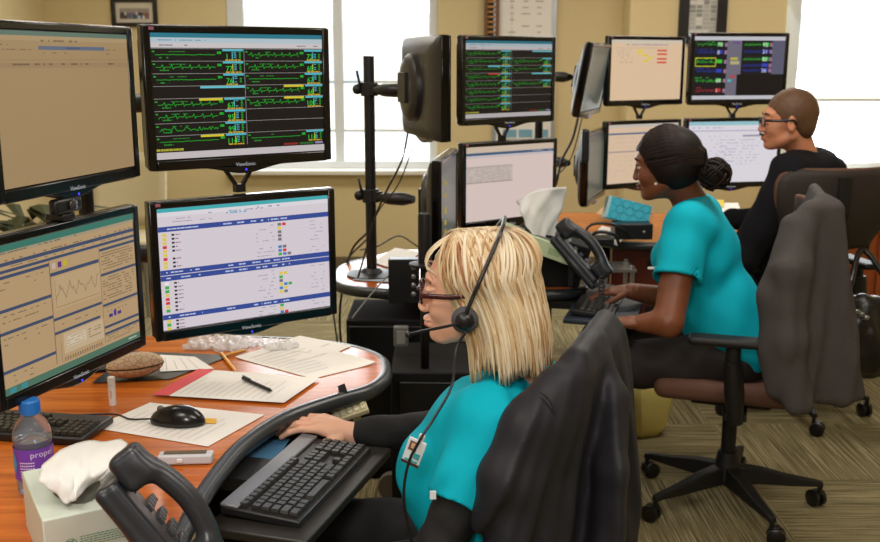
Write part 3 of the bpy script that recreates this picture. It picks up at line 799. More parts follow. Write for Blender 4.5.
# black cabinet and equipment cart below the middle desk
cb = thing('equipment_cabinet', 'black equipment cabinet under the left end of the middle desk', 'cabinet', (-.19, 3.78, 0))
MB().box((0, .0, .315), (.32, .34, .63)).build('body', M_blk, cb, bevel=.004)
MB().box((.0, -.176, .33), (.30, .012, .56)).build('door', mat('black_satin', (15, 15, 16), .35), cb, bevel=.003)
p = P(404, 336, 3.05)
ct = thing('equipment_cart', 'black rolling equipment cart beyond the desk beside the seated blonde woman', 'cart', (.0, 3.28, 0))
MB().box((.04, .0, .36), (.40, .36, .46)).build('body', M_blk, ct, bevel=.006)
MB().box((.04, -.186, .36), (.34, .012, .40)).build('door', MATS['black_satin'], ct, bevel=.003)
for sx in (-.17, .21):
    for sy in (-.14, .14):
        cs = MB().bar((sx, sy, .135), (sx, sy, .06), .035, .05).build('caster_fork', ms, ct)
        w_ = MB().lathe([(.052, -.014), (.058, -.008), (.058, .008), (.052, .014)], (sx, sy-.02, .06), 24, (.25, 1, 0)); w_.build('wheel', mat('grey_rubber', (112, 106, 98), .6), cs, smooth=True, autos=40)
# a bracket with silver dots (card reader on cabinet)
br = thing('switch_panel', 'small black panel with a column of silver dots left of the blonde woman', 'panel', (P(404, 280, 3.5).x, 3.5, P(404, 280, 3.5).z))
MB().box((0, 0, 0), (.11, .05, .16)).build('body', M_plas, br, bevel=.004)
for k in range(4): MB().ell((.035, -.026, .05-.032*k), (.009, .004, .009), nu=12, nv=8).build('button', ms, br)
MB().box((0, .1, -.06), (.04, .2, .03)).build('bracket', M_metal_d, br)
lab = thing('cable_adapter', 'small grey and silver box on the black panel beside the microphone tip', 'adapter', P(401, 336, 3.3))
MB().box((0, 0, 0), (.05, .03, .07)).build('body', mat('grey_plastic', (120, 120, 118), .4, metal=.3), lab, bevel=.004)
MB().box((0, -.017, .0), (.028, .004, .045)).build('plate', mat('silver_plate', (176, 174, 168), .3, metal=.4), lab)

# ================================================================ keyboards
M_key = mat('dark_key', (40, 38, 36), .35)
M_kb = mat('grey_silver_plastic', (118, 120, 126), .35, metal=.3)
M_kbb = mat('black_keyboard_base', (24, 24, 26), .4)
_keym = {}
def keyboard(label, loc, rz, L=.41, W=.165, tilt=0, silver=True, name='keyboard'):
    t = thing(name, label, 'keyboard', loc, rot=(tilt, 0, rz))
    MB().box((0, 0, .009), (L, W, .018)).build('base', M_kbb, t, bevel=.004)
    if silver: MB().box((0, W*.385, .021), (L, W*.23, .008)).build('top_panel', M_kb, t, bevel=.003)
    kd = W*.72/6.2; kw = L/23.2; y0 = -W*.44
    if kw not in _keym:
        def km(wk):
            a, b, h = wk*kw*.46, kd*.45, .009
            r = lambda s, z, dy=0: [V(-a*s, -b*s+dy, z), V(a*s, -b*s+dy, z), V(a*s, b*s+dy, z), V(-a*s, b*s+dy, z)]
            return MB().loft([r(1, 0), r(.98, .004), r(.78, h, .001)])
        _keym[kw] = {}
        for wk in (1, 1.5, 2, 6):
            o = km(wk).build('key', M_key, None); _keym[kw][wk] = o.data; bpy.data.objects.remove(o)
    rows = [[1.5, 1, 1, 6, 1, 1, 1.5], [2]+[1]*10+[2], [1.5]+[1]*11+[1.5], [1.5]+[1]*12, [1]*13+[2], [1]*13]
    n = 0
    for r, row in enumerate(rows):
        if not silver and r == 5: pass
        x = -L/2+kw*.7
        tot = sum(row); sc = 14.6/tot
        xs = x
        y = y0+kd*(r+.5)+(.0 if r < 5 else kd*.35)
        for wk in row:
            wr = wk*sc; key = min(_keym[kw], key=lambda q: abs(q-wk))
            o = bpy.data.objects.new('key', _keym[kw][key]); COL.objects.link(o); o.parent = t
            o.location = (xs+wr*kw/2, y, .0175); o.scale = (sc*wk/key, 1, 1); xs += wr*kw; n += 1
        bx = -L/2+kw*15.6
        blocks = [[0, 1, 2], [1], [], [0, 1, 2], [0, 1, 2], [0, 1, 2]][r]
        for i in blocks+[j+3.5 for j in range(4 if r < 5 else 0)]:
            if n >= 100: break
            o = bpy.data.objects.new('key', _keym[kw][1]); COL.objects.link(o); o.parent = t
            o.location = (bx+(i+.4)*kw*.98, y, .0175); n += 1
    return t
A = PZ(221, 502, .69); B = PZ(305, 435, .69); C_ = PZ(367, 453, .67); D_ = PZ(299, 531, .67)
kc = (A+B+C_+D_)/4; dirr = ((B-A)+(C_-D_)).normalized()
# far end is its left?  user sits at +x facing -x: her right hand side is far (+y)
keyboard('black keyboard with silver top strip on the tray in front of the blonde woman', (kc.x, kc.y, .668), math.atan2(dirr.y, dirr.x), L=.408, W=.178, tilt=R(3.5))
ty = thing('keyboard_tray', 'black keyboard tray hanging below the curved edge of the nearest desk', 'tray', (kc.x, kc.y, .655), rz=math.atan2(dirr.y, dirr.x))
MB().box((.0, -.012, 0), (.50, .225, .022)).build('tray_board', mat('worn_black_board', (36, 33, 30), .42, noise=.15), ty, bevel=.005)
MB().box((.33, .035, -.0), (.16, .15, .012)).build('mouse_platform', M_plas, ty, bevel=.005)
MB().box((-.02, .2, .025), (.12, .22, .03)).build('bracket', M_metal_d, ty)
# bar under the tray
A = PZ(588, 284, .71); D_ = PZ(570, 312, .69); E_ = PZ(612, 328, .69)
kc2 = (PZ(588, 284, .7)+PZ(570, 312, .7)+PZ(612, 328, .7)+PZ(628, 293, .7))/4; d2 = (PZ(588, 284, .7)-PZ(570, 312, .7)+PZ(628, 293, .7)-PZ(612, 328, .7)).normalized()
keyboard('black keyboard under the hands of the woman with braided bun', (kc2.x, kc2.y, .70), math.atan2(d2.y, d2.x), L=.44, W=.15, tilt=R(4), silver=False)
ty2 = thing('keyboard_tray', 'blue-black keyboard tray in front of the woman with braided bun', 'tray', (kc2.x, kc2.y, .69), rz=math.atan2(d2.y, d2.x))
MB().box((0.0, -.03, 0), (.52, .25, .018)).build('tray_board', mat('blue_black_board', (44, 54, 68), .4), ty2, bevel=.005)
MB().box((.05, .16, -.005), (.12, .2, .03)).build('bracket', M_metal_d, ty2)
MB().bar((-.0, .0, -.01), (-.0, .0, -.10), .05, .05).build('tilt_mechanism', M_metal_d, ty2)
kb3 = keyboard('black keyboard lying on the desk behind the water bottle', PZ(76, 434, .742)+V(-.145, .03, 0), R(-9), L=.40, W=.15, silver=False)

# ================================================================ things on the nearest desk
ZT = .7405
def flat_sheet(label, corners, z=ZT, cat='paper', name='paper_sheet', m=None, lines=0, th=.0012, extra=None, group=None, curl=0):
    pts = [PZ(*q, z) for q in corners]; c = sum(pts, V(0, 0, 0))/len(pts); c.z = z
    t = MB(); loc = [p-c for p in pts]
    a, b, d, e = loc[:4]
    def fn(u, v):
        p = (a*(1-u)+b*u)*(1-v)+(e*(1-u)+d*u)*v; q = V(p.x, p.y, th)
        q.z += curl*(max(0, u-.7)**2*8+max(0, .2-v)**2*10); return q
    t.grid(fn, 8, 8)
    if lines:
        t.m = 1; rnd = random.Random(int(c.x*1e4))
        for i in range(lines):
            v = .12+.78*i/lines; u0 = .08; u1 = rnd.uniform(.45, .92)
            p0, p1 = fn(u0, v), fn(u1, v); p2, p3 = fn(u1, v+.1/lines), fn(u0, v+.1/lines)
            t.quad(*[q+V(0, 0, .0006) for q in (p0, p1, p2, p3)])
    if extra: extra(t, fn)
    o = t.build(name, [m or M_paper, mat('faint_print', (204, 200, 198), .8)]+([mat('red_print', (214, 40, 44), .6)] if extra else []), None)
    o.location = c; tag(o, label, cat, group); return o
flat_sheet('white form under the black mouse', [(92, 428), (150, 403), (265, 415), (208, 447)], lines=12)
def red_band(t, fn):
    t.m = 2
    for i in range(8):
        a = .0 if i else 0
        t.quad(*[fn(u, v)+V(0, 0, .0008) for u, v in ((i/8, 0), ((i+1)/8, 0), ((i+1)/8, .13), (i/8, .13))])
flat_sheet('white notepad with a red printed edge in the middle of the nearest desk', [(152, 397), (199, 371), (320, 380), (284, 405)], lines=14, th=.006, extra=red_band, name='notepad', cat='notepad')
flat_sheet('printed sheets curling at the rounded end of the nearest desk', [(235, 358), (292, 341), (376, 364), (313, 379)], lines=10, curl=.008)
flat_sheet('blank sheet behind the printed sheets, below the icon table screen', [(262, 347), (300, 336), (352, 346), (330, 356)], z=ZT+.001, lines=3)
mt = flat_sheet('dark desk mat under the patterned glasses case', [(92, 384), (130, 352), (232, 356), (170, 380)], m=mat('dark_mat', (40, 44, 46), .3), cat='mat', name='desk_mat', th=.003)
flat_sheet('small white sheet lying on the dark mat beside the glasses case', [(160, 372), (160, 355), (195, 357), (214, 369)], z=ZT+.004, lines=4)
flat_sheet('yellow note poking out from under the mouse', [(184, 423), (186, 418), (217, 419), (216, 424)], z=ZT+.002, m=mat('orange_note', (236, 178, 40), .7), name='sticky_note', cat='sticky note')
# mouse
def mouse(label, loc, rz, s=1.0):
    t = thing('computer_mouse', label, 'mouse', loc, rz=rz)
    S = SDF((-.07, -.045, -.005), (.07, .045, .05), .0022)
    S.ell((0, 0, .004), (.060*s, .031*s, .034*s), k=0); S.ell((-.012, 0, .006), (.042*s, .029*s, .034*s), k=.01); S.cut((0, 0, .001), (0, 0, -1))
    S.to(MB()).build('shell', mat('mouse_black', (20, 20, 22), .22), t, smooth=True)
    MB().lathe([(.008, -.003), (.010, 0), (.008, .003)], (.036*s, 0, .029*s), 14, (0, 1, 0)).build('scroll_wheel', mat('grey_rubber', (112, 106, 98), .6), t, smooth=True)
    return t
mp = PZ(178, 424, ZT); 
ms_ = mouse('black computer mouse on the white form', mp+V(0, 0, .002), R(172), 1.12)
cord = catmull([mp+V(-.066, .008, .01), PZ(130, 419, ZT+.004), PZ(112, 414, ZT+.003), PZ(60, 415, ZT+.003), PZ(20, 411, ZT+.003), PZ(-15, 412, ZT+.003)], 8)
MB().tube(cord, .0022, 8).build('cord', M_plas, ms_, world=True, smooth=True)
# glasses case
gp = PZ(136, 377, ZT+.004)
gc = thing('glasses_case', 'tan patterned clamshell glasses case on the dark mat', 'case', gp, rz=R(28))
def case_mat():
    m = mat('tan_patterned_fabric', (200, 170, 136), .7, bump=.2)
    nt = m.node_tree; b = nt.nodes['Principled BSDF']; tc = nt.nodes.new('ShaderNodeTexCoord')
    v = nt.nodes.new('ShaderNodeTexVoronoi'); v.feature = 'DISTANCE_TO_EDGE'; v.inputs['Scale'].default_value = 62
    nt.links.new(tc.outputs['Object'], v.inputs['Vector']); r = nt.nodes.new('ShaderNodeValToRGB'); e = r.color_ramp.elements
    e[0].position = .06; e[0].color = lin((186, 150, 116)); e[1].position = .05; e[1].color = lin((218, 190, 156)); r.color_ramp.interpolation = 'LINEAR'
    nt.links.new(v.outputs['Distance'], r.inputs[0]); nt.links.new(r.outputs[0], b.inputs['Base Color']); return m
def caseshape(z0, z1):
    S = SDF((-.09, -.05, -.005), (.09, .05, .075), .0025); S.ell((0, 0, .034), (.076, .038, .034), k=0)
    S.cut((0, 0, z1), (0, 0, 1)); S.cut((0, 0, z0), (0, 0, -1)); return S.to(MB())
cm = case_mat()
caseshape(.002, .032).build('lower_shell', cm, gc, smooth=True); caseshape(.0335, .066).build('lid', cm, gc, smooth=True)
MB().tube([V(.0755*math.cos(a*PI/16), .0375*math.sin(a*PI/16), .033) for a in range(33)], .0014, 6).build('seam', mat('dark_seam', (60, 42, 34), .6), gc)
# lip balm standing
lp = PZ(113, 405, ZT)
lb = thing('lip_balm', 'white tube standing upright in front of the glasses case', 'tube', lp)
MB().lathe([(.0085, 0), (.009, .002), (.009, .048), (.0085, .05)], n=18).build('body', mat('white_plastic', (232, 228, 222), .35), lb, smooth=True, autos=40)
MB().lathe([(.0092, .051), (.0092, .071), (.0082, .073)], n=18).build('cap', MATS['white_plastic'], lb, smooth=True, autos=40)
MB().box((.0, -.0088, .03), (.004, .001, .02)).build('print', mat('pale_pink', (226, 180, 170), .5), lb)
# pens
def pen(name, label, a, b, r, mb_, mt_, cat='pen'):
    a = Vector(a); b = Vector(b); c = (a+b)/2; t = thing(name, label, cat, c)
    d = (b-a); u = d.normalized()
    MB().cyl(a-c+u*.012, b-c, r, 12).build('barrel', mb_, t, smooth=True, autos=40)
    MB().tube([a-c, a-c+u*.013], [r*.25, r], 12).build('tip', mt_, t, smooth=True, autos=50)
    MB().bar(b-c-u*.04+V(0, 0, r+.002), b-c+V(0, 0, r+.002), .003, .002).build('clip', mb_, t) if cat == 'pen' else MB().cyl(b-c, b-c+u*.008, r, 12).build('eraser', mt_, t, smooth=True, autos=40)
    return t
pen('ballpoint_pen', 'black ballpoint pen lying on the notepad', PZ(272, 391, ZT+.013), PZ(243, 378, ZT+.013), .005, M_plas, M_plas)
pen('pencil', 'yellow pencil lying between the notepad and the clear plastic bag', PZ(236, 372, ZT+.006), PZ(222, 354, ZT+.006), .0045, mat('pencil_yellow', (232, 160, 30), .4), mat('pencil_wood', (222, 180, 120), .6), 'pencil')
pen('pencil', 'short yellow pencil end under the clear plastic bag', PZ(224, 356, ZT+.006), PZ(243, 351, ZT+.006), .0045, MATS['pencil_yellow'], MATS['pencil_wood'], 'pencil')
# crumpled clear bag
bp = PZ(240, 345, ZT)
S = SDF((bp.x-.2, bp.y-.12, ZT-.01), (bp.x+.2, bp.y+.12, ZT+.06), .005)
for i in range(16):
    S.ell((bp.x-.14+.28*random.random(), bp.y-.04+.09*random.random(), ZT+.005), (.03+.03*random.random(), .03, .006+.012*random.random()), Matrix.Rotation(random.random()*3, 3, 'Z'), k=.01)
S.disp(fold(.009, (160, 90, 90, 0), (-190, 170, 60, 1), (90, -220, 200, 2), (240, 60, 0, 3))); S.cut((0, 0, ZT), (0, 0, -1))
pb = S.to(MB())
gm = mat('clear_film', (236, 238, 240), .12, alpha=.42, spec=.9, bump=.6, bscale=60)
o = thing('plastic_bag', 'crumpled clear plastic bag at the foot of the icon table screen', 'bag', bp); pb.build('film', gm, o, world=True, smooth=True)
# water bottle
wp = PZ(37, 490, ZT); 
bt = thing('water_bottle', 'clear drink bottle with blue cap and purple label on the nearest desk', 'bottle', wp); bt.scale = (1.15, 1.15, 1.14)
bm = mat('clear_plastic', (214, 222, 236), .06, trans=.85, spec=.6, alpha=.9); bm.node_tree.nodes['Principled BSDF'].inputs['IOR'].default_value = 1.15
MB().lathe([(.026, 0), (.030, .005), (.0315, .02), (.0305, .03), (.0305, .09), (.032, .098), (.031, .112), (.024, .128), (.0155, .139), (.014, .146), (.014, .150)], n=36).build('bottle_body', bm, bt, smooth=True, autos=60)
MB().lathe([(.028, .004), (.0290, .03), (.0292, .088), (.029, .096)], n=32).build('water', mat('water', (200, 214, 240), .0, trans=1), bt, smooth=True, autos=60)
lb_ = MB()
for i in range(36):
    a0, a1 = 2*PI*i/36, 2*PI*(i+1)/36; r_ = .0325
    lb_.quad(V(r_*math.cos(a0), r_*math.sin(a0), .030), V(r_*math.cos(a1), r_*math.sin(a1), .030), V(r_*math.cos(a1), r_*math.sin(a1), .086), V(r_*math.cos(a0), r_*math.sin(a0), .086))
def wrap(st, a0, z0, size, mi):
    lb_.m = mi; vs, fs = text_mesh(st); r_ = .0331
    lb_.add([V(r_*math.cos(a0+x*size/r_), r_*math.sin(a0+x*size/r_), z0+y*size) for x, y in vs], fs)
wrap('propel', R(-78), .072, .0155, 1)
for k in range(6):
    a = R(-110)
    for q in range(7):
        aa = a+q*.11; lb_.m = 1; r_ = .0332; z = .036+k*.0052
        lb_.quad(*[V(r_*math.cos(t_), r_*math.sin(t_), zz) for t_, zz in ((aa, z), (aa+.08, z), (aa+.08, z+.0022), (aa, z+.0022))])
lb_.m = 2
for q in range(10):
    for (aa, hh) in ((R(-150)+q*.05, .020*math.sin(PI*(q+.5)/10)),):
        r_ = .0333; lb_.quad(*[V(r_*math.cos(t_), r_*math.sin(t_), zz) for t_, zz in ((aa, .06-hh), (aa+.05, .06-hh), (aa+.05, .06+hh), (aa, .06+hh))])
lb_.build('label', [mat('purple_label', (112, 62, 178), .35), mat('label_white', (226, 216, 240), .4), mat('label_cyan', (50, 150, 200), .4)], bt)
cp = MB().lathe([(.0165, .142), (.0168, .150), (.0165, .164), (.015, .167)], n=32)
for i in range(32):
    a = 2*PI*i/32; cp.box((.0167*math.cos(a), .0167*math.sin(a), .154), (.0015, .0012, .018), Matrix.Rotation(a, 3, 'Z'))
cp.build('cap', mat('blue_cap', (38, 120, 204), .35), bt)
# grey hand device by the desk edge
dp = PZ(186, 463, ZT)
dv = thing('stapler', 'flat white and grey desk device between the phone handset and the desk edge', 'device', dp, rz=R(4))
MB().box((0, 0, .012), (.115, .03, .022)).build('body', mat('pale_grey_plastic', (196, 196, 202), .35), dv, bevel=.005, seg=3)
MB().box((.0, .0, .0245), (.088, .014, .003)).build('window', mat('smoky_window', (104, 92, 76), .2), dv)
MB().box((-.01, -.0165, .012), (.012, .004, .008)).build('button', MATS['white_plastic'], dv, bevel=.001)
# beige keypad hung beneath the desk edge
kp = P(350, 412, 2.47)
kd_ = thing('keypad', 'beige button strip hanging under the rounded desk end', 'keypad', kp, rot=(R(25), R(-16), R(12)))
MB().box((0, 0, 0), (.095, .04, .016)).build('body', mat('beige_plastic', (206, 194, 156), .5), kd_, bevel=.003)
for i in range(5):
    for j in (0, 1): MB().box((-.036+i*.018, -.009+j*.018, .010), (.012, .011, .006)).build('button', mat('cream_button', (226, 220, 190), .5), kd_, bevel=.001)
MB().box((0, .03, .03), (.02, .03, .06)).build('hanger', M_metal_d, kd_)
p = P(357, 422, 2.6)
cdd = tag(MB().box((0, 0, 0), (.022, .003, .05)).text('44', (-.0085, -.0025, -.008), (1, 0, 0), (0, 0, 1), .016).build('note_card', [mat('cream_card', (222, 210, 150), .7)]), 'small cream card below the beige button strip', 'card')
cdd.location = p
# tissue boxes
def tissue_box(label, loc, rz, L, W, H, m, tilt=(0, 0), seal=True, name='tissue_box'):
    t = thing(name, label, 'tissue box', loc, rot=(tilt[0], tilt[1], rz))
    mb = MB().box((0, 0, H/2), (W, L, H)); mb.build('carton', m, t, bevel=.0025)
    q = MB(); n = 20
    ov = [V(W*.28*math.cos(2*PI*i/n), L*.36*math.sin(2*PI*i/n), H+.0008) for i in range(n)]
    q.add(ov, [tuple(range(n))]); q.build('slot', mat('slot_shadow_grey', (96, 100, 92), .8), t)
    if seal:
        s = MB(); g = mat('seal_green', (70, 130, 84), .6); y = -L/2-.0012; cx = -W*.22; cz = H*.52
        for i in range(24):
            a0, a1 = 2*PI*i/24, 2*PI*(i+1)/24
            for r0, r1 in ((.0092, .0105), (.0045, .0062)):
                s.quad(*[V(cx+r*math.cos(a), y, cz+r*math.sin(a)) for r, a in ((r0, a0), (r1, a0), (r1, a1), (r0, a1))])
        for i in range(6): a = i*PI/3; s.box((cx+.0075*math.cos(a), y, cz+.0075*math.sin(a)), (.002, .0004, .002))
        s.box((cx, y, cz), (.004, .0004, .004))
        rnd = random.Random(4)
        for k in range(5):
            x = cx+.015
            while x < W*.44-(.02 if k < 2 else 0):
                w_ = rnd.uniform(.003, .007); s.box((x+w_/2, y, cz+.010-.0042*k), (w_, .0004, .0014)); x += w_+.0015
        s.build('recycled_seal', g, t)
    return t
M_tb = mat('pale_green_carton', (206, 216, 204), .6, noise=.05, nscale=30)
M_tis = mat('tissue', (226, 225, 222), .9)
bx = thing
b1 = PZ(42, 520, .85); long_dir = V(-.50, .866, 0)
bc = b1+long_dir*.115+V(.866, .50, 0)*.073
tissue_box('pale green tissue box in the near left corner of the nearest desk', (bc.x, bc.y, ZT), math.atan2(long_dir.y, long_dir.x)-PI/2, .23, .146, .108, M_tb)
def cloth_patch(name, label, cat, rows, m, k=6, th=.0012, world_loc=None, ruff=.004, group=None):
    """rows: list of rows of control points -> smooth crinkled sheet"""
    G = [catmull(r, k) for r in rows]; n = len(G[0])
    cols = [catmull([g[i] for g in G], k) for i in range(n)]
    rnd = random.Random(len(rows)*7+n)
    c = world_loc or sum((Vector(p) for r in rows for p in r), V(0, 0, 0))/sum(len(r) for r in rows)
    mb = MB(); nv = len(cols[0]); vs = []
    for i in range(n):
        for j in range(nv):
            p = cols[i][j]-c; w_ = math.sin(i*.9+j*.35)*math.sin(j*.7+i*.2)
            vs.append(p+V(ruff*w_, ruff*math.cos(i*.7+j*.5), ruff*.5*w_))
    mb.add(vs, [(i*nv+j, (i+1)*nv+j, (i+1)*nv+j+1, i*nv+j+1) for i in range(n-1) for j in range(nv-1)])
    o = mb.build(name, m, None, smooth=True, solid=th); o.location = c; tag(o, label, cat, group); return o
Yc = 1.62
cloth_patch('tissue', 'white tissue drooping over the top of the near pale green box', 'tissue',
    [[P(38, 474, 1.58), P(46, 462, 1.62), P(64, 448, 1.68), P(84, 442, 1.74), P(112, 440, 1.76), P(128, 442, 1.74)],
     [P(40, 480, 1.56), P(56, 474, 1.57), P(72, 464, 1.60), P(90, 456, 1.64), P(110, 450, 1.66), P(124, 452, 1.66)],
     [P(50, 490, 1.55), P(66, 486, 1.55), P(78, 480, 1.57), P(92, 476, 1.58), P(104, 470, 1.60), P(118, 462, 1.62)],
     [P(66, 504, 1.54), P(72, 502, 1.54), P(78, 498, 1.54), P(88, 486, 1.60), P(96, 482, 1.60), P(106, 476, 1.60)]], M_tis, ruff=.0035)
# ================================================================ phones
M_ph = mat('phone_charcoal', (40, 42, 48), .34)
def arched_phone(label, T, s=1.0):
    """T: 3x3 axes (x = across, y = along handset, z = out of the face) and origin"""
    o, ax, ay, az = T
    t = thing('desk_phone', label, 'phone', o)
    RR = mats3(ax, ay, az)
    def L(x, y, z): return ax*x*s+ay*y*s+az*z*s
    # body shell
    S = SDF((-.26, -.26, -.26), (.26, .26, .26), .0035)
    S.rbox(L(.0, -.012, -.022), (.095*s, .108*s, .012*s), RR, rad=.011*s, k=0)
    S.ell(L(-.0, -.02, -.024), (.092*s, .105*s, .024*s), RR, k=.01)
    S.rbox(L(-.062, -.008, -.006), (.033*s, .100*s, .012*s), RR, rad=.009*s, k=.004)
    S.to(MB()).build('body', M_ph, t, smooth=True)
    # handset cups and arch
    H = SDF((-.26, -.26, -.26), (.26, .26, .26), .003)
    H.rbox(L(-.062, .088, .034), (.026*s, .031*s, .027*s), RR, rad=.013*s, k=0)
    H.rbox(L(-.062, -.088, .034), (.026*s, .031*s, .027*s), RR, rad=.013*s, k=0)
    arc = catmull([V(0, y_, z_) for y_, z_ in [(.090, .040), (.062, .055), (.03, .063), (0, .066), (-.03, .063), (-.062, .055), (-.090, .040)]], 5)
    G2 = H.like()
    for (a, b) in zip(arc[:-1], arc[1:]):
        for xx in (-.068, -.056): G2.cap(L(xx, a.y, a.z), L(xx, b.y, b.z), .0165*s, .0165*s, 0)
    H.union(G2, .012)
    H.to(MB()).build('handset', M_ph, t, smooth=True)
    for r in range(5):
        for c in range(4):
            MB().box(L(-.008+.024*c, -.085+.026*r, .002), (.016*s, .014*s, .012*s), RR).build('key', mat('phone_key', (66, 68, 74), .4), t, bevel=.001)
    MB().box(L(.03, .075, .001), (.085*s, .05*s, .006*s), RR).build('display', mat('phone_display', (92, 98, 92), .2), t, bevel=.001)
    st = MB(); st.bar(L(.03, 0, -.03), L(.03, 0, -.03)+V(0, 0, -max(.02, (o+L(.03, 0, -.03)).z-ZT-.004)), .05*s, .02*s, ay); st.build('foot', M_ph, t, bevel=.003)
    return t

def phone_axes(c, ax, ry):
    ax = Vector(ax).normalized(); ay = Vector(ry); ay = (ay-ax*ay.dot(ax)).normalized(); az = ax.cross(ay)
    return (Vector(c), ax, ay, az)
# handset cup appears near (135,465); handset axis runs down-right, phone seen from its side
T1 = phone_axes((0, 0, 0), (-.2, .93, -.22), (-.66, .40, .68))
cup = P(135, 466, 1.47)
T1 = (cup-(T1[1]*-.062+T1[2]*.088+T1[3]*.036)*1.04, T1[1], T1[2], T1[3])
arched_phone('charcoal desk phone beside the near tissue box', T1, 1.04)
# ---- middle workstation: phone, riser, tissue box, coil cord
T2 = phone_axes((0, 0, 0), (.25, .93, -.1), (-.62, .35, .72))
cup = P(567, 228, 3.62)
T2 = (cup-(T2[1]*-.062+T2[2]*.088+T2[3]*.036)*1.12, T2[1], T2[2], T2[3])
ph2 = arched_phone('black desk phone right of the tilted pale green tissue box', T2, 1.12)
hb = T2[0]+(T2[1]*-.062+T2[2]*-.095+T2[3]*.03)*1.12
co = []
pa = hb; pb_ = P(597, 318, 3.33)+V(0, 0, .02)
mid = (pa+pb_)/2+V(.0, -.02, -.02)
base = catmull([pa, mid, pb_], 40)
for i, q in enumerate(base):
    a = i*1.25; co.append(q+V(.011*math.cos(a), .004*math.sin(a), .011*math.sin(a)))
MB().tube(co, .0028, 6).build('coil_cord', M_plas, ph2, world=True, smooth=True)
rs = thing('document_holder', 'sloped black document stand under the tilted pale green tissue box', 'stand', P(552, 290, 3.75))
Rz = Matrix.Rotation(R(17), 3, 'Y')
MB().box((-.015, .02, .115), (.26, .17, .20), Rz).build('body', M_blk, rs, bevel=.006)
MB().box((.0, .0, .012), (.24, .16, .02)).build('base', M_blk, rs, bevel=.004)
g0 = P(541, 250, 3.62)
tb2 = tissue_box('tilted pale green tissue box behind the head of the blonde woman', P(535, 243, 3.66)+V(0, 0, -.03), R(90), .28, .12, .058, mat('green_carton', (200, 218, 178), .6), seal=False)
tb2.rotation_euler = Matrix.Rotation(R(20), 3, 'Y').to_euler(); tb2.rotation_euler = (Matrix.Rotation(R(20), 3, 'Y') @ Matrix.Rotation(R(90), 3, 'Z')).to_euler()
pr = MB()
for k in range(4): pr.box((-.062, -.06-.0-.0, .036-.006*k), (.001, .05-.008*(k % 2), .0022))
pr.box((-.062, .06, .03), (.001, .05, .012))
pr.build('carton_print', mat('carton_green_print', (140, 176, 120), .6), tb2)
cloth_patch('tissue', 'tall white tissue standing out of the tilted green box', 'tissue',
    [[P(516, 202, 3.66), P(530, 193, 3.68), P(548, 188, 3.70), P(566, 187, 3.72)],
     [P(521, 212, 3.62), P(533, 207, 3.66), P(549, 203, 3.70), P(564, 203, 3.74)],
     [P(527, 226, 3.62), P(536, 222, 3.66), P(548, 220, 3.70), P(559, 220, 3.73)],
     [P(534, 240, 3.64), P(540, 240, 3.67), P(547, 240, 3.70), P(553, 241, 3.72)]], M_tis, ruff=.005)
# small black cylinder in front of the edge-on monitor
cy_ = thing('desk_microphone', 'short black cylinder standing in front of the edge-on monitor', 'microphone', (P(424, 240, 3.05).x, 3.15, P(424, 262, 3.15).z))
MB().lathe([(.02, 0), (.021, .01), (.021, .15), (.019, .158)], n=20).build('body', M_metal_d, cy_, smooth=True, autos=40)
MB().lathe([(.05, -.012), (.05, -.004), (.02, 0)], n=20).build('base', M_metal_d, cy_, smooth=True, autos=40)
MB().cyl((0, .0, .592-cy_.location.z), (0, 0, -.012), .014, 12).build('stem', M_metal_d, cy_, smooth=True)
# papers and clutter on the middle desk
def sheet2(label, corners, z, m=None, name='paper_sheet', cat='paper', group=None):
    return flat_sheet(label, corners, z=z, m=m, name=name, cat=cat, group=group)
sheet2('pale sheet leaning on the left of the middle desk by the black cables', [(372, 262), (395, 248), (420, 252), (402, 272)], .745)
sheet2('open booklet beside the pole base on the middle desk', [(352, 280), (380, 268), (418, 274), (412, 284)], .743, m=mat('grey_paper', (170, 176, 186), .7), name='booklet', cat='booklet')
def cable(label, pts, r=.004, m=None, group=None):
    c = Vector(pts[0]); o = MB().tube([p-c for p in catmull(pts, 8)], r, 8).build('cable', m or M_plas, None, smooth=True); o.location = c; tag(o, label, 'cable', group); return o
cable('black cable hanging from the upper back-facing monitor down to the pole arm', [P(408, 132, 3.7), P(402, 160, 3.75), P(388, 188, 3.8), P(376, 215, 3.82), P(366, 250, 3.8), P(358, 278, 3.78)])
cable('thin cable looping from the pole arm to the middle desk', [P(412, 150, 3.66), P(398, 185, 3.7), P(378, 212, 3.74), P(368, 240, 3.78), P(372, 268, 3.8)], .0025)
cable('black cable crossing the booklet on the middle desk', [P(360, 250, 3.95), P(378, 246, 3.9), P(398, 236, 3.85), P(414, 244, 3.8), P(424, 252, 3.75)], .003)
cable('black cable arcing left of the pole down to the floor', [P(368, 232, 4.1), P(352, 250, 4.15), P(343, 285, 4.1), P(340, 330, 4.1), P(350, 400, 4.0)], .005)
cable('outer black cable arcing from the pole to the floor', [P(366, 240, 4.15), P(346, 262, 4.2), P(334, 300, 4.15), P(338, 345, 4.1), P(352, 410, 4.0)], .004)
cable('pale cable sloping in front of the black cabinet', [P(352, 318, 3.55), P(368, 298, 3.6), P(392, 272, 3.65), P(410, 262, 3.7)], .003, mat('grey_cable', (150, 150, 148), .5))
cable('black cable from the peach monitors down behind the middle screens', [P(578, 118, 4.8), P(572, 140, 4.8), P(562, 160, 4.8), P(556, 185, 4.8)], .006)
cable('thin black cable below the tilted edge-on monitor', [P(582, 118, 4.7), P(574, 150, 4.7), P(566, 166, 4.7), P(556, 176, 4.7)], .003)
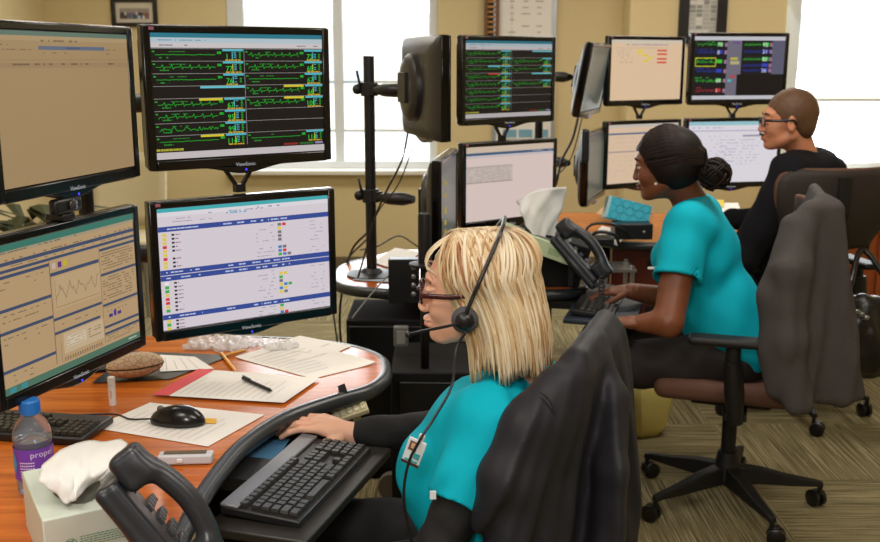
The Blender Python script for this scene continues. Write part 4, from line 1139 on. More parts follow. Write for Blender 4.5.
# ---- far desk clutter
tt = thing('tissue_box', 'teal patterned tissue box leaning in front of the woman with braided bun', 'tissue box', P(628, 216, 4.5)+V(0, 0, -.01))
Mt = (Matrix.Rotation(R(-4), 3, 'Z') @ Matrix.Rotation(R(14), 3, 'Y') @ Matrix.Rotation(R(-12), 3, 'X'))
tt.rotation_euler = Mt.to_euler()
MB().box((0, .05, .03), (.19, .10, .10)).build('carton', mat('teal_carton', (50, 184, 212), .5), tt, bevel=.002)
q = MB()
for i in range(4):
    for j in range(3):
        c = V(-.065+.045*i+(j % 2)*.02, -.0012, .0+.03*j); 
        for k in range(12):
            a0, a1 = 2*PI*k/12, 2*PI*(k+1)/12
            q.quad(*[c+V(r*math.cos(a), 0, r*math.sin(a)) for r, a in ((.017, a0), (.0195, a0), (.0195, a1), (.017, a1))])
q.build('carton_pattern', mat('teal_dark', (24, 128, 156), .5), tt)
MB().box((-.1, .05, .03), (.014, .10, .10)).build('carton_end', mat('pale_teal_end', (170, 210, 216), .5), tt, bevel=.002)
for i, (lab_, cs, z, m_) in enumerate([
    ('sloped stack of white sheets behind the black phone on the far desk', [(590, 238), (602, 226), (628, 232), (618, 246)], .76, None),
    ('tan folder left of the teal tissue box on the far desk', [(596, 214), (606, 204), (622, 206), (614, 218)], .79, mat('manila', (206, 160, 110), .7)),
    ('white sheets on the far desk under the chin of the man', [(688, 214), (700, 203), (738, 203), (742, 214)], .745, None),
    ('yellow pad on the far desk beside the braided bun', [(705, 206), (708, 200), (724, 200), (724, 207)], .75, mat('yellow_pad', (222, 196, 70), .7)),
    ('orange leaflet beside the braided bun on the far desk', [(698, 212), (702, 206), (716, 207), (714, 213)], .752, mat('orange_leaflet', (214, 120, 50), .7))]):
    sheet2(lab_, cs, z, m_)
hs = thing('junction_box', 'small black box with a bundle of cords left of the teal tissue box', 'box', P(600, 246, 4.35))
MB().box((0, .03, .02), (.12, .1, .035)).build('body', M_plas, hs, bevel=.006)
MB().tube(catmull([V(-.08, 0, .02), V(-.05, 0, .09), V(.03, 0, .10), V(.10, .02, .07), V(.14, .05, .03)], 8), .006, 8).build('cord', M_plas, hs, smooth=True)
MB().tube(catmull([V(-.07, .02, .0), V(-.02, 0, .06), V(.06, 0, .05), V(.09, .02, .0)], 8), .008, 8).build('strap', M_plas, hs, smooth=True)
bx2 = thing('network_box', 'black flat box with a small knob below the teal tissue box', 'box', P(634, 232, 4.4))
MB().box((.0, .06, .0), (.17, .12, .07)).build('body', M_plas, bx2, bevel=.004)
MB().ell((.045, -.003, .0), (.007, .004, .007), nu=12, nv=8).build('knob', ms, bx2)
# speakerphone like black device on the edge of the lower monitor
sp = thing('speaker', 'slim black speaker bar on the left rim of the lower dark bluish monitor', 'speaker', P(585, 146, 4.5))
MB().box((0, 0, 0), (.035, .05, .15)).build('body', M_plas, sp, bevel=.01, seg=3)
# background: beige chair and dark clutter seen between the left monitors
wc2 = thing('side_chair', 'pale beige chair far behind, seen between the two front monitors', 'chair', (-2.05, 6.3, 0))
mbeige = mat('beige_chair', (196, 184, 150), .7)
MB().box((0, 0, .45), (.5, .48, .07)).build('seat', mbeige, wc2, bevel=.02)
MB().grid(lambda u, v: V(-.24+.48*u, .22+.06*math.cos((u-.5)*PI)+.08*v, .5+.48*v), 10, 6).build('backrest', mbeige, wc2, solid=.03, smooth=True)
for sx in (-.22, .22):
    for sy in (-.2, .2): MB().cyl((sx, sy, 0), (sx, sy, .43), .014).build('leg', ms, wc2)
pl = thing('potted_plant', 'dark leafy plant behind the webcam at the far left', 'plant', (-2.15, 5.2, 0))
MB().lathe([(.13, 0), (.17, .3), (.165, .31)], n=24).build('pot', mat('dark_pot', (60, 50, 44), .6), pl, smooth=True, autos=40)
fo = MB(); rnd = random.Random(8)
for i in range(70):
    a = rnd.uniform(0, 2*PI); ln = rnd.uniform(.25, .5); h0 = rnd.uniform(.3, .78); o0 = V(0, 0, h0); d = V(math.cos(a), math.sin(a), rnd.uniform(-.1, .5)).normalized()
    sd = d.cross(V(0, 0, 1)).normalized()*rnd.uniform(.03, .055)
    m0 = o0+d*ln*.6+V(0, 0, .03); e_ = o0+d*ln+V(0, 0, -.05)
    fo.add([o0, m0-sd, e_, m0+sd, m0+V(0, 0, .01)], [(0, 1, 4), (1, 2, 4), (2, 3, 4), (3, 0, 4)])
fo.build('foliage', [mat('dark_leaf', (58, 62, 30), .6, noise=.5, nscale=12)], pl)
MB().cyl((0, 0, .28), (0, 0, .75), .015).build('stem', mat('brown_wood', (112, 74, 34), .5), pl)

flat_sheet('blue mouse pad corner below the desk edge beside the silver keyboard strip', [(240, 462), (262, 441), (290, 440), (276, 462)], z=.672, m=mat('denim_blue', (62, 112, 150), .8), name='mouse_pad', cat='mouse pad', th=.003)
# ================================================================ chairs
M_ch = mat('chair_black_plastic', (24, 23, 22), .52, spec=.35)
M_up = mat('brown_upholstery', (92, 60, 46), .8, bump=.3, bscale=300)
M_mesh = mat('dark_brown_back', (44, 36, 32), .7, bump=.2, bscale=300)
M_rub = mat('black_caster', (18, 18, 18), .3)
def office_chair(label, loc, face, base_rot=0, back_top=1.13, seat_z=.50, lean=.10, back_w=.46, back_bot=.60, spine=True, xb=-.235, R0=.33, arms=True):
    """face: angle the sitter looks at; local +x forward"""
    t = thing('office_chair', label, 'chair', loc, rz=face)
    b = MB().lathe([(.050, .085), (.055, .11), (.045, .15), (.034, .20)], n=24); b.build('hub', M_ch, t, smooth=True, autos=40)
    for k in range(5):
        a = base_rot-face+2*PI*k/5; d = V(math.cos(a), math.sin(a), 0); n = V(-d.y, d.x, 0)
        rings = []
        for (r, w_, z0, z1) in ((.03, .030, .085, .150), (.12, .026, .085, .140), (.22, .021, .082, .118), (R0-.02, .016, .082, .104), (R0+.008, .014, .078, .098)):
            rings.append([d*r+n*w_+V(0, 0, z0), d*r-n*w_+V(0, 0, z0), d*r-n*w_*.8+V(0, 0, z1), d*r+n*w_*.8+V(0, 0, z1)])
        lg = MB().loft(rings).build('leg', M_ch, t, bevel=.004)
        c = d*R0; sw = V(math.cos(a+1.1+k), math.sin(a+1.1+k), 0); sd = V(-sw.y, sw.x, 0)
        cs = MB().cyl(c+V(0, 0, .05), c+V(0, 0, .085), .009, 10); cs.box(c+sw*.010+V(0, 0, .050), (.03, .014, .028), mats3(sw, sd, V(0, 0, 1)))
        cs = cs.build('caster', M_rub, lg, bevel=.003)
        for q in (-1, 1):
            cc = c+sw*.016+sd*q*.015+V(0, 0, .031)
            MB().lathe([(.026, -.010), (.031, -.006), (.031, .007), (.024, .010)], cc, 22, sd).build('wheel', M_rub, lg, smooth=True, autos=40)
    MB().cyl((0, 0, .18), (0, 0, seat_z-.07), .026, 20).build('gas_column', M_ch, t, smooth=True, autos=40)
    MB().box((.0, 0, seat_z-.075), (.28, .22, .05)).build('mechanism', M_ch, t, bevel=.015, seg=3)
    S = SDF((-.3, -.3, seat_z-.09), (.32, .3, seat_z+.05), .008)
    S.rbox((.02, 0, seat_z-.015), (.235, .245, .036), None, rad=.034, k=0); S.ell((-.02, 0, seat_z+.08), (.2, .16, .07), k=.04, sub=True)
    S.to(MB()).build('seat', M_up, t, smooth=True)
    # back
    def bp(u, v):  # u -1..1 , v 0..1 bottom-top
        z = back_bot+(back_top-back_bot)*v
        w_ = back_w/2*(.80+.30*math.sin(min(1, v*1.25)*PI*.5)-.1*max(0, v-.8)*5*.4)
        if v > .88: w_ *= math.sqrt(max(0, 1-((v-.88)/.125)**2*.45))
        return V(xb-lean*v+.05*math.sin(v*PI)*-.4+.045*u*u, u*w_, z)
    MB().grid(lambda u, v: bp(2*u-1, v), 14, 14).build('backrest', M_mesh, t, solid=.028, smooth=True)
    rim = [bp(-1, i/14) for i in range(15)]+[bp(-1+2*i/14, 1) for i in range(1, 15)]+[bp(1, 1-i/14) for i in range(1, 15)]+[bp(1-2*i/14, 0) for i in range(1, 15)]
    MB().tube(rim, .011, 8).build('back_rim', M_up, t, smooth=True)
    sp_ = [V(-.05, 0, seat_z-.09), V(-.20, 0, seat_z-.09), V(-.29, 0, seat_z-.02), V(xb-.055, 0, back_bot+.05), bp(0, .5)+V(-.03, 0, 0), bp(0, .93)+V(-.02, 0, 0)]
    if spine:
        r_ = catmull(sp_, 6); rings = []
        for i, p in enumerate(r_):
            d = (r_[min(i+1, len(r_)-1)]-r_[max(0, i-1)]).normalized(); y = V(0, 1, 0); x = d.cross(y)
            w_ = .028
            rings.append([p+y*w_+x*.008, p-y*w_+x*.008, p-y*w_-x*.008, p+y*w_-x*.008])
        MB().loft(rings).build('spine', M_ch, t, bevel=.003)
    # arms
    for sy in ((-1, 1) if arms else ()):
        ar = MB(); y = sy*.285
        ar.tube([V(-.02, y, seat_z-.09), V(-.01, y, seat_z+.02), V(0, y, seat_z+.12)], [.036, .047, .040], 16, flat=.7)
        ar.tube([V(0, y, seat_z+.10), V(0, y, seat_z+.17)], .024, 12)
        ar.bar((-.02, sy*.08, seat_z-.095), (-.02, y, seat_z-.075), .07, .02, (0, 0, 1))
        a_ = ar.build('armrest', M_ch, t, smooth=True, autos=50)
        q = SDF((-.16, y-.07, seat_z+.14), (.18, y+.07, seat_z+.23), .006); q.rbox((.01, y, seat_z+.185), (.135, .042, .014), None, rad=.013, k=0)
        q.to(MB()).build('arm_pad', M_ch, a_, smooth=True)
    return t
f1 = math.atan2(.40, -.92); f2_ = math.atan2(.30, -.95); f3_ = math.atan2(.99, -.14)
office_chair('dark office chair of the blonde woman, under a black jacket', (.055, 2.14, 0), f1, back_top=.955, seat_z=.44, lean=.06, back_bot=.5, arms=False, spine=False, back_w=.36)
c2 = office_chair('office chair with brown seat, black arms and grey hoodie over its back', (1.04, 3.40, 0), f2_, base_rot=math.atan2(3.14-3.40, 1.09-1.04)+.0, back_top=1.11, seat_z=.50, lean=.03, xb=-.195, back_w=.37, back_bot=.56)
c3 = office_chair('brown rimmed office chair with a black spine behind the man', (1.615, 4.40, 0), f3_, base_rot=math.atan2(4.09-4.40, 1.606-1.615), back_top=1.135, seat_z=.50, lean=.07, back_w=.48, back_bot=.80)
# cream jug under the middle desk
jp = PZ(650, 441, 0)
jg = thing('waste_bin', 'cream faceted plastic bin on the carpet behind the black jacket', 'bin', (jp.x, jp.y+.1, 0), rz=R(20)); jg.scale = (.85, .85, .9); jg.location.x -= .015
def octo(r, c, z): return [V(x, y, z) for x, y in ((r, c), (c, r), (-c, r), (-r, c), (-r, -c), (-c, -r), (c, -r), (r, -c))]
MB().loft([octo(.07, .04, 0), octo(.105, .065, .05), octo(.12, .085, .20), octo(.112, .085, .27), octo(.105, .078, .27), octo(.1, .07, .06)]).build('body', mat('cream_plastic', (222, 208, 130), .4, sss=.1), jg, bevel=.004)
# handbag on the floor
hp = PZ(856, 376, 0)
hb_ = thing('handbag', 'slouchy glossy black handbag hanging behind the chair with the black spine', 'handbag', P(862, 378, 3.95))
S = SDF((-.28, -.2, -.01), (.28, .2, .55), .007)
S.ell((0, 0, .14), (.155, .10, .14), k=0); S.ell((-.05, 0, .22), (.11, .08, .12), k=.06); S.ell((.07, 0, .18), (.10, .09, .13), k=.05); S.ell((-.0, 0, .31), (.10, .04, .04), k=.04)
S.disp(fold(.008, (60, 20, 30, 0), (-40, 50, 45, 1), (30, 70, -60, 2), (90, 10, 10, 3))); S.cut((0, 0, .002), (0, 0, -1))
S.to(MB()).build('body', mat('black_leather', (22, 20, 20), .28, bump=.4, bscale=80), hb_, smooth=True)
MB().tube(catmull([V(-.10, 0, .30), V(-.09, -.02, .40), V(.0, .10, .52), V(.08, .0, .38), V(.09, 0, .29)], 8), .012, 10).build('handle', MATS['black_leather'], hb_, smooth=True)
mbu = MB(); 
for i in range(5): mbu.lathe([(.008, -.003), (.012, 0), (.008, .003)], (-.12+.018*i, -.085-.004*i, .33-.012*i), 12, (.3*(i % 2), 1, .4))
mbu.build('chain', mat('silver_metal', (170, 170, 172), .3, metal=.8), hb_, smooth=True)
# ================================================================ jackets over the chair backs
def draped(S, secs, k=.03, n=14):
    """secs: list of (centre, half-length vector, radius) -> stacked horizontal capsules"""
    n = 34; S0 = S; S = S.like(); k0 = k; k = 0
    for (a, b) in zip(secs[:-1], secs[1:]):
        for i in range(n+1):
            t = i/n; c = Vector(a[0]).lerp(Vector(b[0]), t); h = Vector(a[1]).lerp(Vector(b[1]), t); r = a[2]*(1-t)+b[2]*t
            S.cap(c-h, c+h, r, r, k)
    S0.union(S, k0)
M_jk = mat('black_suiting', (34, 34, 40), .55, bump=.1, bscale=500, spec=.3)
M_hd = mat('grey_fleece', (80, 76, 75), .95, spec=.1, noise=.25, nscale=220, bump=.5, bscale=400)

S = SDF((-.05, 1.6, .25), (.58, 2.45, 1.06), .006)
e = V(.42, .9, 0).normalized()
def sec(a, b, z, r): a = V(a[0], a[1], z); b = V(b[0], b[1], z); return ((a+b)/2, (b-a)/2, r)
draped(S, [sec((.27, 1.90), (.375, 2.20), 1.000, .026), sec((.255, 1.88), (.385, 2.21), .965, .042), sec((.225, 1.86), (.390, 2.21), .90, .054), sec((.18, 1.85), (.39, 2.19), .78, .064), sec((.16, 1.83), (.385, 2.17), .62, .068), sec((.16, 1.83), (.385, 2.17), .36, .07)], .03)
for q, w_ in (([P(556, 384, 1.86), P(528, 425, 1.82), P(508, 480, 1.79), P(500, 560, 1.78)], (.035, .052, .058, .05)),
              ([P(598, 345, 2.05), P(612, 400, 1.98), P(612, 470, 1.93), P(606, 560, 1.92)], (.02, .035, .04, .045))):
    for i in range(3): S.cap(q[i], q[i+1], w_[i], w_[i+1], .02)
def jf(X, Y, Z):
    s_ = X*.42+Y*.9; dz = np.clip((1.02-Z)*2.2, 0, 1)
    q = (X-.36+(Y-2.0)*.12)/(.30+(1.02-Z))
    return dz*(.013*np.sin(q*36+np.sin(Z*6)*.8)+.006*np.sin(q*74+2+Z*5)+.003*np.sin(Y*42+Z*4))+.0008*np.sin(X*60+Y*40+Z*50)
S.disp(jf)
jk = thing('suit_jacket', 'black jacket hung over the chair back behind the blonde woman', 'jacket', (.3, 2.03, .36))
S.to(MB()).build('jacket_body', M_jk, jk, world=True, smooth=True)
# shoulder seam
MB().tube(catmull([P(540, 392, 1.80), P(548, 398, 1.795), P(556, 412, 1.79)], 5), .002, 6).build('shoulder_seam', mat('seam_black', (16, 16, 18), .7), jk, world=True)
# grey hoodie on the second chair
S = SDF((.93, 2.88, .25), (1.55, 3.7, 1.25), .007)
draped(S, [sec((1.205, 3.13), (1.285, 3.42), 1.150, .018), sec((1.20, 3.12), (1.29, 3.42), 1.11, .030), sec((1.19, 3.10), (1.28, 3.42), 1.0, .036), sec((1.19, 3.08), (1.28, 3.4), .75, .04), sec((1.2, 3.08), (1.28, 3.38), .58, .036)], .03)
draped(S, [sec((1.19, 3.10), (1.23, 3.10), 1.12, .034), sec((1.12, 3.09), (1.235, 3.09), .99, .044), sec((1.09, 3.09), (1.26, 3.08), .82, .05), sec((1.10, 3.08), (1.30, 3.07), .66, .046), sec((1.12, 3.08), (1.325, 3.07), .53, .040)], .045)
for q, w_ in (([P(808, 212, 3.08), P(792, 270, 3.03), P(790, 340, 3.01), P(797, 404, 3.0)], (.03, .046, .048, .042)),
              ([P(790, 225, 3.1), P(772, 295, 3.08), P(774, 350, 3.06), P(780, 388, 3.05)], (.028, .036, .038, .034))):
    for i in range(3): S.cap(q[i], q[i+1], w_[i], w_[i+1], .045)
S.disp(lambda X, Y, Z: np.clip((1.16-Z)*3, 0, 1)*(.006*np.sin(X*52+Y*14+Z*4+np.sin(Z*6))+.003*np.sin(X*95-Z*7+Y*20))+.0008*np.sin(X*60+Y*40+Z*50))
hd = thing('hoodie', 'charcoal grey fleece hoodie draped over the back of the chair with the brown seat', 'hoodie', (1.22, 3.1, .4))
S.to(MB()).build('hoodie_body', M_hd, hd, world=True, smooth=True)
# ================================================================ people
def axes(f, up=(0, 0, 1)):
    f = Vector(f).normalized(); l = Vector(up).cross(f).normalized(); u = f.cross(l); return f, l, u
def skin_mat(name, c, lip=None):
    return mat(name, c, .45, noise=.06, nscale=14, bump=.08, bscale=500, sss=.12)
def head_sdf(c, A, s=1.0, neck=None, nose=1.0, jaw=1.0, h=.0026, ears=True):
    f, l, u = A; c = Vector(c); RR = mats3(f, l, u)
    L = lambda x, y, z: c+(f*x+l*y+u*z)*s
    lo = c-V(1, 1, 1)*.16*s; hi = c+V(1, 1, 1)*.16*s
    if neck is not None:
        for i in range(3): lo[i] = min(lo[i], neck[i]-.07); hi[i] = max(hi[i], neck[i]+.07)
    S = SDF(lo, hi, h)
    S.ell(L(-.012, 0, .035), V(.097, .076, .088)*s, RR, k=0)
    S.ell(L(.030, 0, -.012), V(.062, .061, .088)*s, RR, k=.02*s)
    S.ell(L(.035, 0, -.062), V(.055, .050*jaw, .042)*s, RR, k=.02*s)
    S.ell(L(.074, 0, -.090), V(.020, .022, .017)*s, RR, k=.018*s)
    S.ell(L(.078, 0, .036), V(.016, .048, .013)*s, RR, k=.016*s)
    for sy in (-1, 1):
        S.ell(L(.060, .036*sy, -.024), V(.030, .024, .026)*s, RR, k=.018*s)
        S.cap(L(.0, .052*sy, -.055), L(.062, .022*sy, -.088), .016*s, .014*s, .02*s)
        S.ell(L(.103, .032*sy, .010), V(.017, .019, .012)*s, RR, k=.012*s, sub=True)
        S.ell(L(.0845, .031*sy, .018), V(.012, .018, .005)*s, RR, k=.005*s)       # upper lid
        S.ell(L(.0835, .031*sy, .0015), V(.011, .017, .0035)*s, RR, k=.005*s)
        if ears: S.ell(L(.002, .080*sy, -.004), V(.020, .009, .033)*s, mats3((f+l*.35*sy).normalized(), (l*sy-f*.35).normalized()*sy, u), k=.006*s)
        if ears: S.ell(L(.006, .090*sy, -.002), V(.010, .006, .018)*s, RR, k=.006*s, sub=True)
        S.ell(L(.100, .010*sy, -.029), V(.011, .009, .008)*s*nose, RR, k=.005*s)
    S.cap(L(.091, 0, .018), L(.099+.008*nose, 0, -.024), .007*s, .0098*s*nose, .010*s)
    S.ell(L(.094, 0, -.052), V(.013, .024, .0065)*s, RR, k=.006*s)
    S.ell(L(.092, 0, -.064), V(.013, .021, .0075)*s, RR, k=.006*s)
    S.ell(L(.108, 0, -.0575), V(.010, .026, .0016)*s, RR, k=.003*s, sub=True)
    if neck is not None:
        S.cap(L(-.030, 0, -.04), neck, .053*s, .060*s, .03*s)
    return S, L, RR
def add_eyes(mb, L, RR, s, base):
    f = RR @ V(1, 0, 0)
    for sy in (-1, 1):
        mb.m = base; mb.ell(L(.0785, .031*sy, .0095), V(.0118, .0118, .0118)*s, RR, 14, 10)
        mb.m = base+1; mb.ell(L(.0855, .031*sy, .0095), V(.0052, .0058, .0058)*s, RR, 12, 8)
    for sy in (-1, 1):
        mb.m = base+2
        pts = [L(.094, .014*sy, .034), L(.094, .030*sy, .040), L(.083, .048*sy, .036)]
        mb.tube(catmull(pts, 5), [.0022*s]*11, 6, flat=1.6)
    mb.m = base+3
    for (z, r) in ((-.0525, .0050), (-.0635, .0062)):
        mb.ell(L(.0965, 0, z), V(.0090, .0195, r*.85)*s, RR, 16, 8)
def hand(S, w, d, up, s=1.0, side=1, curl=.5, spread=.12, r=1.0):
    """w wrist, d pointing direction, up = back of the hand, side=+1 thumb on the (d x up) side"""
    w = Vector(w); d = Vector(d).normalized(); up = Vector(up); up = (up-d*up.dot(d)).normalized(); t = d.cross(up)*side
    L = lambda a, b, c: w+(d*a+t*b+up*c)*s
    RR = mats3(d, t, d.cross(t)) if d.cross(t).dot(up) > 0 else mats3(d, -t, up)
    S.ell(L(.05, .0, 0), V(.052, .040, .017)*s, RR, k=.015)
    S.cap(L(-.02, 0, 0), L(.03, 0, 0), .025*s, .022*s, .02)
    for i in range(4):
        b0 = L(.082-.006*abs(i-1), .030-.0195*i, .003); S.cap(L(.04, .02-.014*i, .002), b0, .012*s, .0105*s, .008)
        ln = (.043, .048, .045, .034)[i]; a = spread*(1.2-i); c = curl*(1+.12*i); p = b0; ang = c*.35
        for seg in range(3):
            dd = (d*math.cos(ang)+t*math.sin(a)*.5-up*math.sin(ang)).normalized(); q = p+dd*ln*(1, .68, .55)[seg]*s
            S.cap(p, q, (.0098, .0086, .0078)[seg]*s*r, (.0086, .0078, .0068)[seg]*s*r, .003); p = q; ang += c*(.6 if seg == 0 else .45)
    p = L(.022, .030, -.006); ang = curl*.4
    for seg in range(3):
        dd = (d*math.cos(.75-.25*seg)+t*math.sin(.75-.25*seg)-up*(.15+.25*curl*seg)).normalized(); q = p+dd*(.036, .032, .027)[seg]*s
        S.cap(p, q, (.0135, .0110, .0098)[seg]*s*r, (.011, .0098, .0082)[seg]*s*r, .005); p = q
def torso(S, A, pel, waist, chest, nb, s=1.0, inf=0, bust=0, sh=.165, wd=1.0, belly=0, k=.05):
    f, l, u = A; RR = lambda a, b: mats3(*( lambda uu: ((l.cross(uu)).normalized(), l, uu))((Vector(b)-Vector(a)).normalized()))
    pel, waist, chest, nb = map(Vector, (pel, waist, chest, nb))
    S.ell(pel, V((.125)*s+inf, .185*s*wd+inf, .125*s+inf), RR(pel, waist), k=0)
    S.ell(waist, V(.108*s+inf, .150*s*wd+inf, .15*s+inf), RR(pel, chest), k=k)
    S.ell(chest, V(.112*s+inf, .160*s*wd+inf, .17*s+inf), RR(waist, nb), k=k)
    uu = (nb-chest).normalized()
    a = nb-uu*.055*s
    S.cap(a+l*(sh-.045)*s, a-l*(sh-.045)*s, .058*s+inf, .058*s+inf, k)
    S.cap(nb-uu*.02+l*.01, a+l*(sh-.02)*s, .045*s+inf, .05*s+inf, k*.6); S.cap(nb-uu*.02-l*.01, a-l*(sh-.02)*s, .045*s+inf, .05*s+inf, k*.6)
    if bust:
        for sy in (-1, 1): S.ell(chest+f*.075*s+l*.075*sy*s-uu*.02*s, V(.075, .072, .075)*bust+V(inf, inf, inf), RR(waist, nb), k=.035)
    if belly: S.ell(waist+f*.04, V(.12, .15, .14)*belly+V(inf, inf, inf), None, k=.05)
def wrap_thing(label, loc): return thing('person', label, 'person', loc)
M_iris = mat('eye_iris', (70, 60, 50), .2); M_eyew = mat('eye_white', (226, 220, 214), .25)
# ------------------------------------------------------------ woman 1 (blonde)
def woman1():
    f, l, u = axes((-.92, .39, 0)); hf = axes((-.992, .03, -.06))
    hc = P(471, 292, 2.03); nb = P(516, 378, 2.06); chest = P(476, 452, 2.06)+V(.0, 0, 0); waist = V(.125, 2.03, .665); pel = V(.15, 2.04, .53)
    A = (f, l, u)
    t = wrap_thing('blonde woman in teal scrub top with a telephone headset, seated in front', (.12, 2.05, 0))
    sk = skin_mat('fair_skin', (232, 178, 150))
    shL = nb+l*.150+V(0, 0, -.055); shR = nb-l*.150+V(0, 0, -.055)
    elL = P(436, 556, 1.83); wrL = V(-.19, 1.80, .49); elR = V(.035, 2.36, .68); wrR = P(352, 434, 2.32)
    S, L, RR = head_sdf(hc, hf, .97, nb+V(.01, 0, -.02), nose=.95)
    body = MB(); S.to(body); add_eyes(body, L, RR, .97, 1)
    B = SDF((-.48, 1.55, .04), (.55, 2.6, .98), .006)
    torso(B, A, pel, waist, chest, nb, .92)
    for a, e_, w_ in ((shL, elL, wrL), (shR, elR, wrR)):
        B.cap(a, e_, .050, .040, .03); B.cap(e_, w_, .040, .026, .015)
    for sy, kn in ((1, V(-.30, 1.93, .49)), (-1, V(-.26, 2.20, .49))):
        hp_ = pel+l*.09*sy+V(0, 0, -.02); B.cap(hp_, kn, .082, .055, .03); an = kn+V(-.02, .02, -.39); B.cap(kn, an, .052, .036, .01); B.cap(an, an+V(-.13, .05, -.03), .033, .026, .02)
    B.to(body)
    Hh = SDF(wrR+V(-.22, -.14, -.10), wrR+V(.08, .14, .12), .0028)
    hand(Hh, wrR+V(-.005, 0, .004), (-1, -.02, .30), (0.0, -.2, 1), 1.0, side=-1, curl=.62); Hh.cap(wrR+V(.05, 0, 0), wrR, .028, .026, .01)
    body.m = 0; Hh.to(body)
    Hl = SDF(wrL+V(-.22, -.12, -.12), wrL+V(.1, .14, .09), .003); hand(Hl, wrL, (-.93, .3, -.25), (0, 0, 1), .95, side=1, curl=.4); Hl.to(body)
    body.build('body', [sk, M_eyew, M_iris, mat('brow_blonde', (150, 110, 76), .8), mat('lip_rose', (206, 120, 112), .35)], t, world=True, smooth=True)
    # long sleeves under the scrub top
    teal = mat('teal_scrub', (0, 174, 196), .8, noise=.03, nscale=30, bump=.15, bscale=500, spec=.2)
    blk = mat('black_knit', (20, 19, 20), .85, bump=.3, bscale=300)
    U = SDF((-.32, 1.6, .5), (.5, 2.55, .96), .005)
    U0 = U
    for a, e_, w_ in ((shL, elL, wrL), (shR, elR, wrR)):
        U = U0.like()
        m_ = a.lerp(e_, .3); U.cap(m_, e_, .052, .049, .0); w2 = e_.lerp(w_, .88); U.cap(e_, w2, .050, .039, .012)
        U.disp(fold(.0035, (60, 30, 90, 0), (-80, 40, 60, 1), (20, -90, 110, 2)))
        U.to(MB()).build('undershirt_sleeve', blk, t, world=True, smooth=True)
    T = SDF((-.25, 1.6, .42), (.5, 2.5, .98), .005)
    torso(T, A, pel+V(0, 0, .02), waist, chest, nb, .92, inf=.014, bust=.80)
    T.ell(waist+f*.095+V(0, 0, -.01), (.115, .15, .15), None, k=.06)
    hem = shL.lerp(elL, .60)
    for a, e_ in ((shL, elL), (shR, elR)):
        Q = T.like(); d = (e_-a).normalized(); h_ = a.lerp(e_, .60)
        Q.cap(a+V(.0, 0, -.005), h_+d*.03, .066, .073, 0); Q.cap(h_-d*.03, h_+d*.2, .057, .062, 0, sub=True); Q.cut(h_, d); T.union(Q, .025)
    # neckline
    T.ell(nb+V(-.01, 0, .06), (.078, .07, .05), None, k=.012, sub=True)
    T.ell(nb+f*.075+V(0, 0, -.0), (.05, .05, .07), None, k=.01, sub=True)
    T.cut(V(0, 0, .47), (0, 0, -1))
    T.disp(fold(.0055, (25, 20, 45, 0), (-45, 30, 22, 1), (14, -38, 55, 2), (70, 40, -30, 4), (-60, -70, 50, 5)))
    T.to(MB()).build('scrub_top', teal, t, world=True, smooth=True)
    sm_ = MB().tube(catmull([nb+l*.06+V(0, 0, .0)-f*.01, shL+l*.045+V(.03, 0, .035), shL+l*.055+V(0.03, 0, -.02), shL+l*.058+V(.035, 0, -.08)], 6), .0018, 6)
    sm_.build('sleeve_seam', mat('teal_seam', (0, 136, 152), .8), t, world=True)
    tg = MB(); c = P(433, 495, 1.785); tg.box(c, (.012, .004, .016)); tg.build('sleeve_tag', mat('tag_white', (220, 224, 232), .6), t, world=True)
    Tr = SDF((-.45, 1.7, .05), (.35, 2.35, .66), .007)
    Tr.ell(pel+V(0, 0, -.01), (.14, .20, .12), mats3(f, l, u), k=0)
    for sy, kn in ((1, V(-.30, 1.93, .49)), (-1, V(-.26, 2.20, .49))):
        hp_ = pel+l*.09*sy+V(0, 0, -.02); Tr.cap(hp_, kn, .094, .068, .04); Tr.cap(kn, kn+V(-.02, .02, -.36), .066, .058, .01)
    Tr.cut(V(0, 0, .12), (0, 0, -1)); Tr.disp(fold(.004, (40, 30, 60, 0), (-50, 40, 30, 1)))
    Tr.to(MB()).build('trousers', mat('black_trousers', (22, 21, 22), .8), t, world=True, smooth=True)
    for sy, kn in ((1, V(-.30, 1.93, .49)), (-1, V(-.26, 2.20, .49))):
        an = kn+V(-.02, .02, -.41); Q = SDF(an+V(-.26, -.1, -.09), an+V(.1, .15, .1), .006); Q.cap(an+V(.02, 0, -.02), an+V(-.14, .05, -.035), .042, .036, .02); Q.cut(V(0, 0, .002), (0, 0, -1)); Q.to(MB()).build('shoe', M_blk, t, world=True, smooth=True)
    # ---- hair: cap plus locks
    hm = [mat('hair_blonde', (214, 188, 148), .45, noise=.12, nscale=30), mat('hair_pale', (232, 216, 188), .42), mat('hair_gold', (180, 142, 98), .5), mat('hair_copper', (160, 102, 68), .5)]  # blonde streaks, copper underlayer; pale and gold carry highlight and shadow tones painted in
    hb = MB(); hf_, hl, hu = hf
    Lh = lambda x, y, z: hc+hf_*x+hl*y+hu*z
    C = SDF(hc-V(.17, .17, .22), hc+V(.2, .17, .17), .004)
    C.ell(Lh(-.018, 0, .038), (.102, .086, .086), mats3(*hf), k=0)
    C.ell(Lh(-.055, 0, -.03), (.068, .086, .12), mats3(*hf), k=.03)
    C.ell(Lh(.09, 0, -.055), (.075, .12, .13), mats3(*hf), k=.012, sub=True)
    C.cut(Lh(0, 0, -.105), -hu)
    C.to(hb)
    rnd = random.Random(11)
    N_ = 900
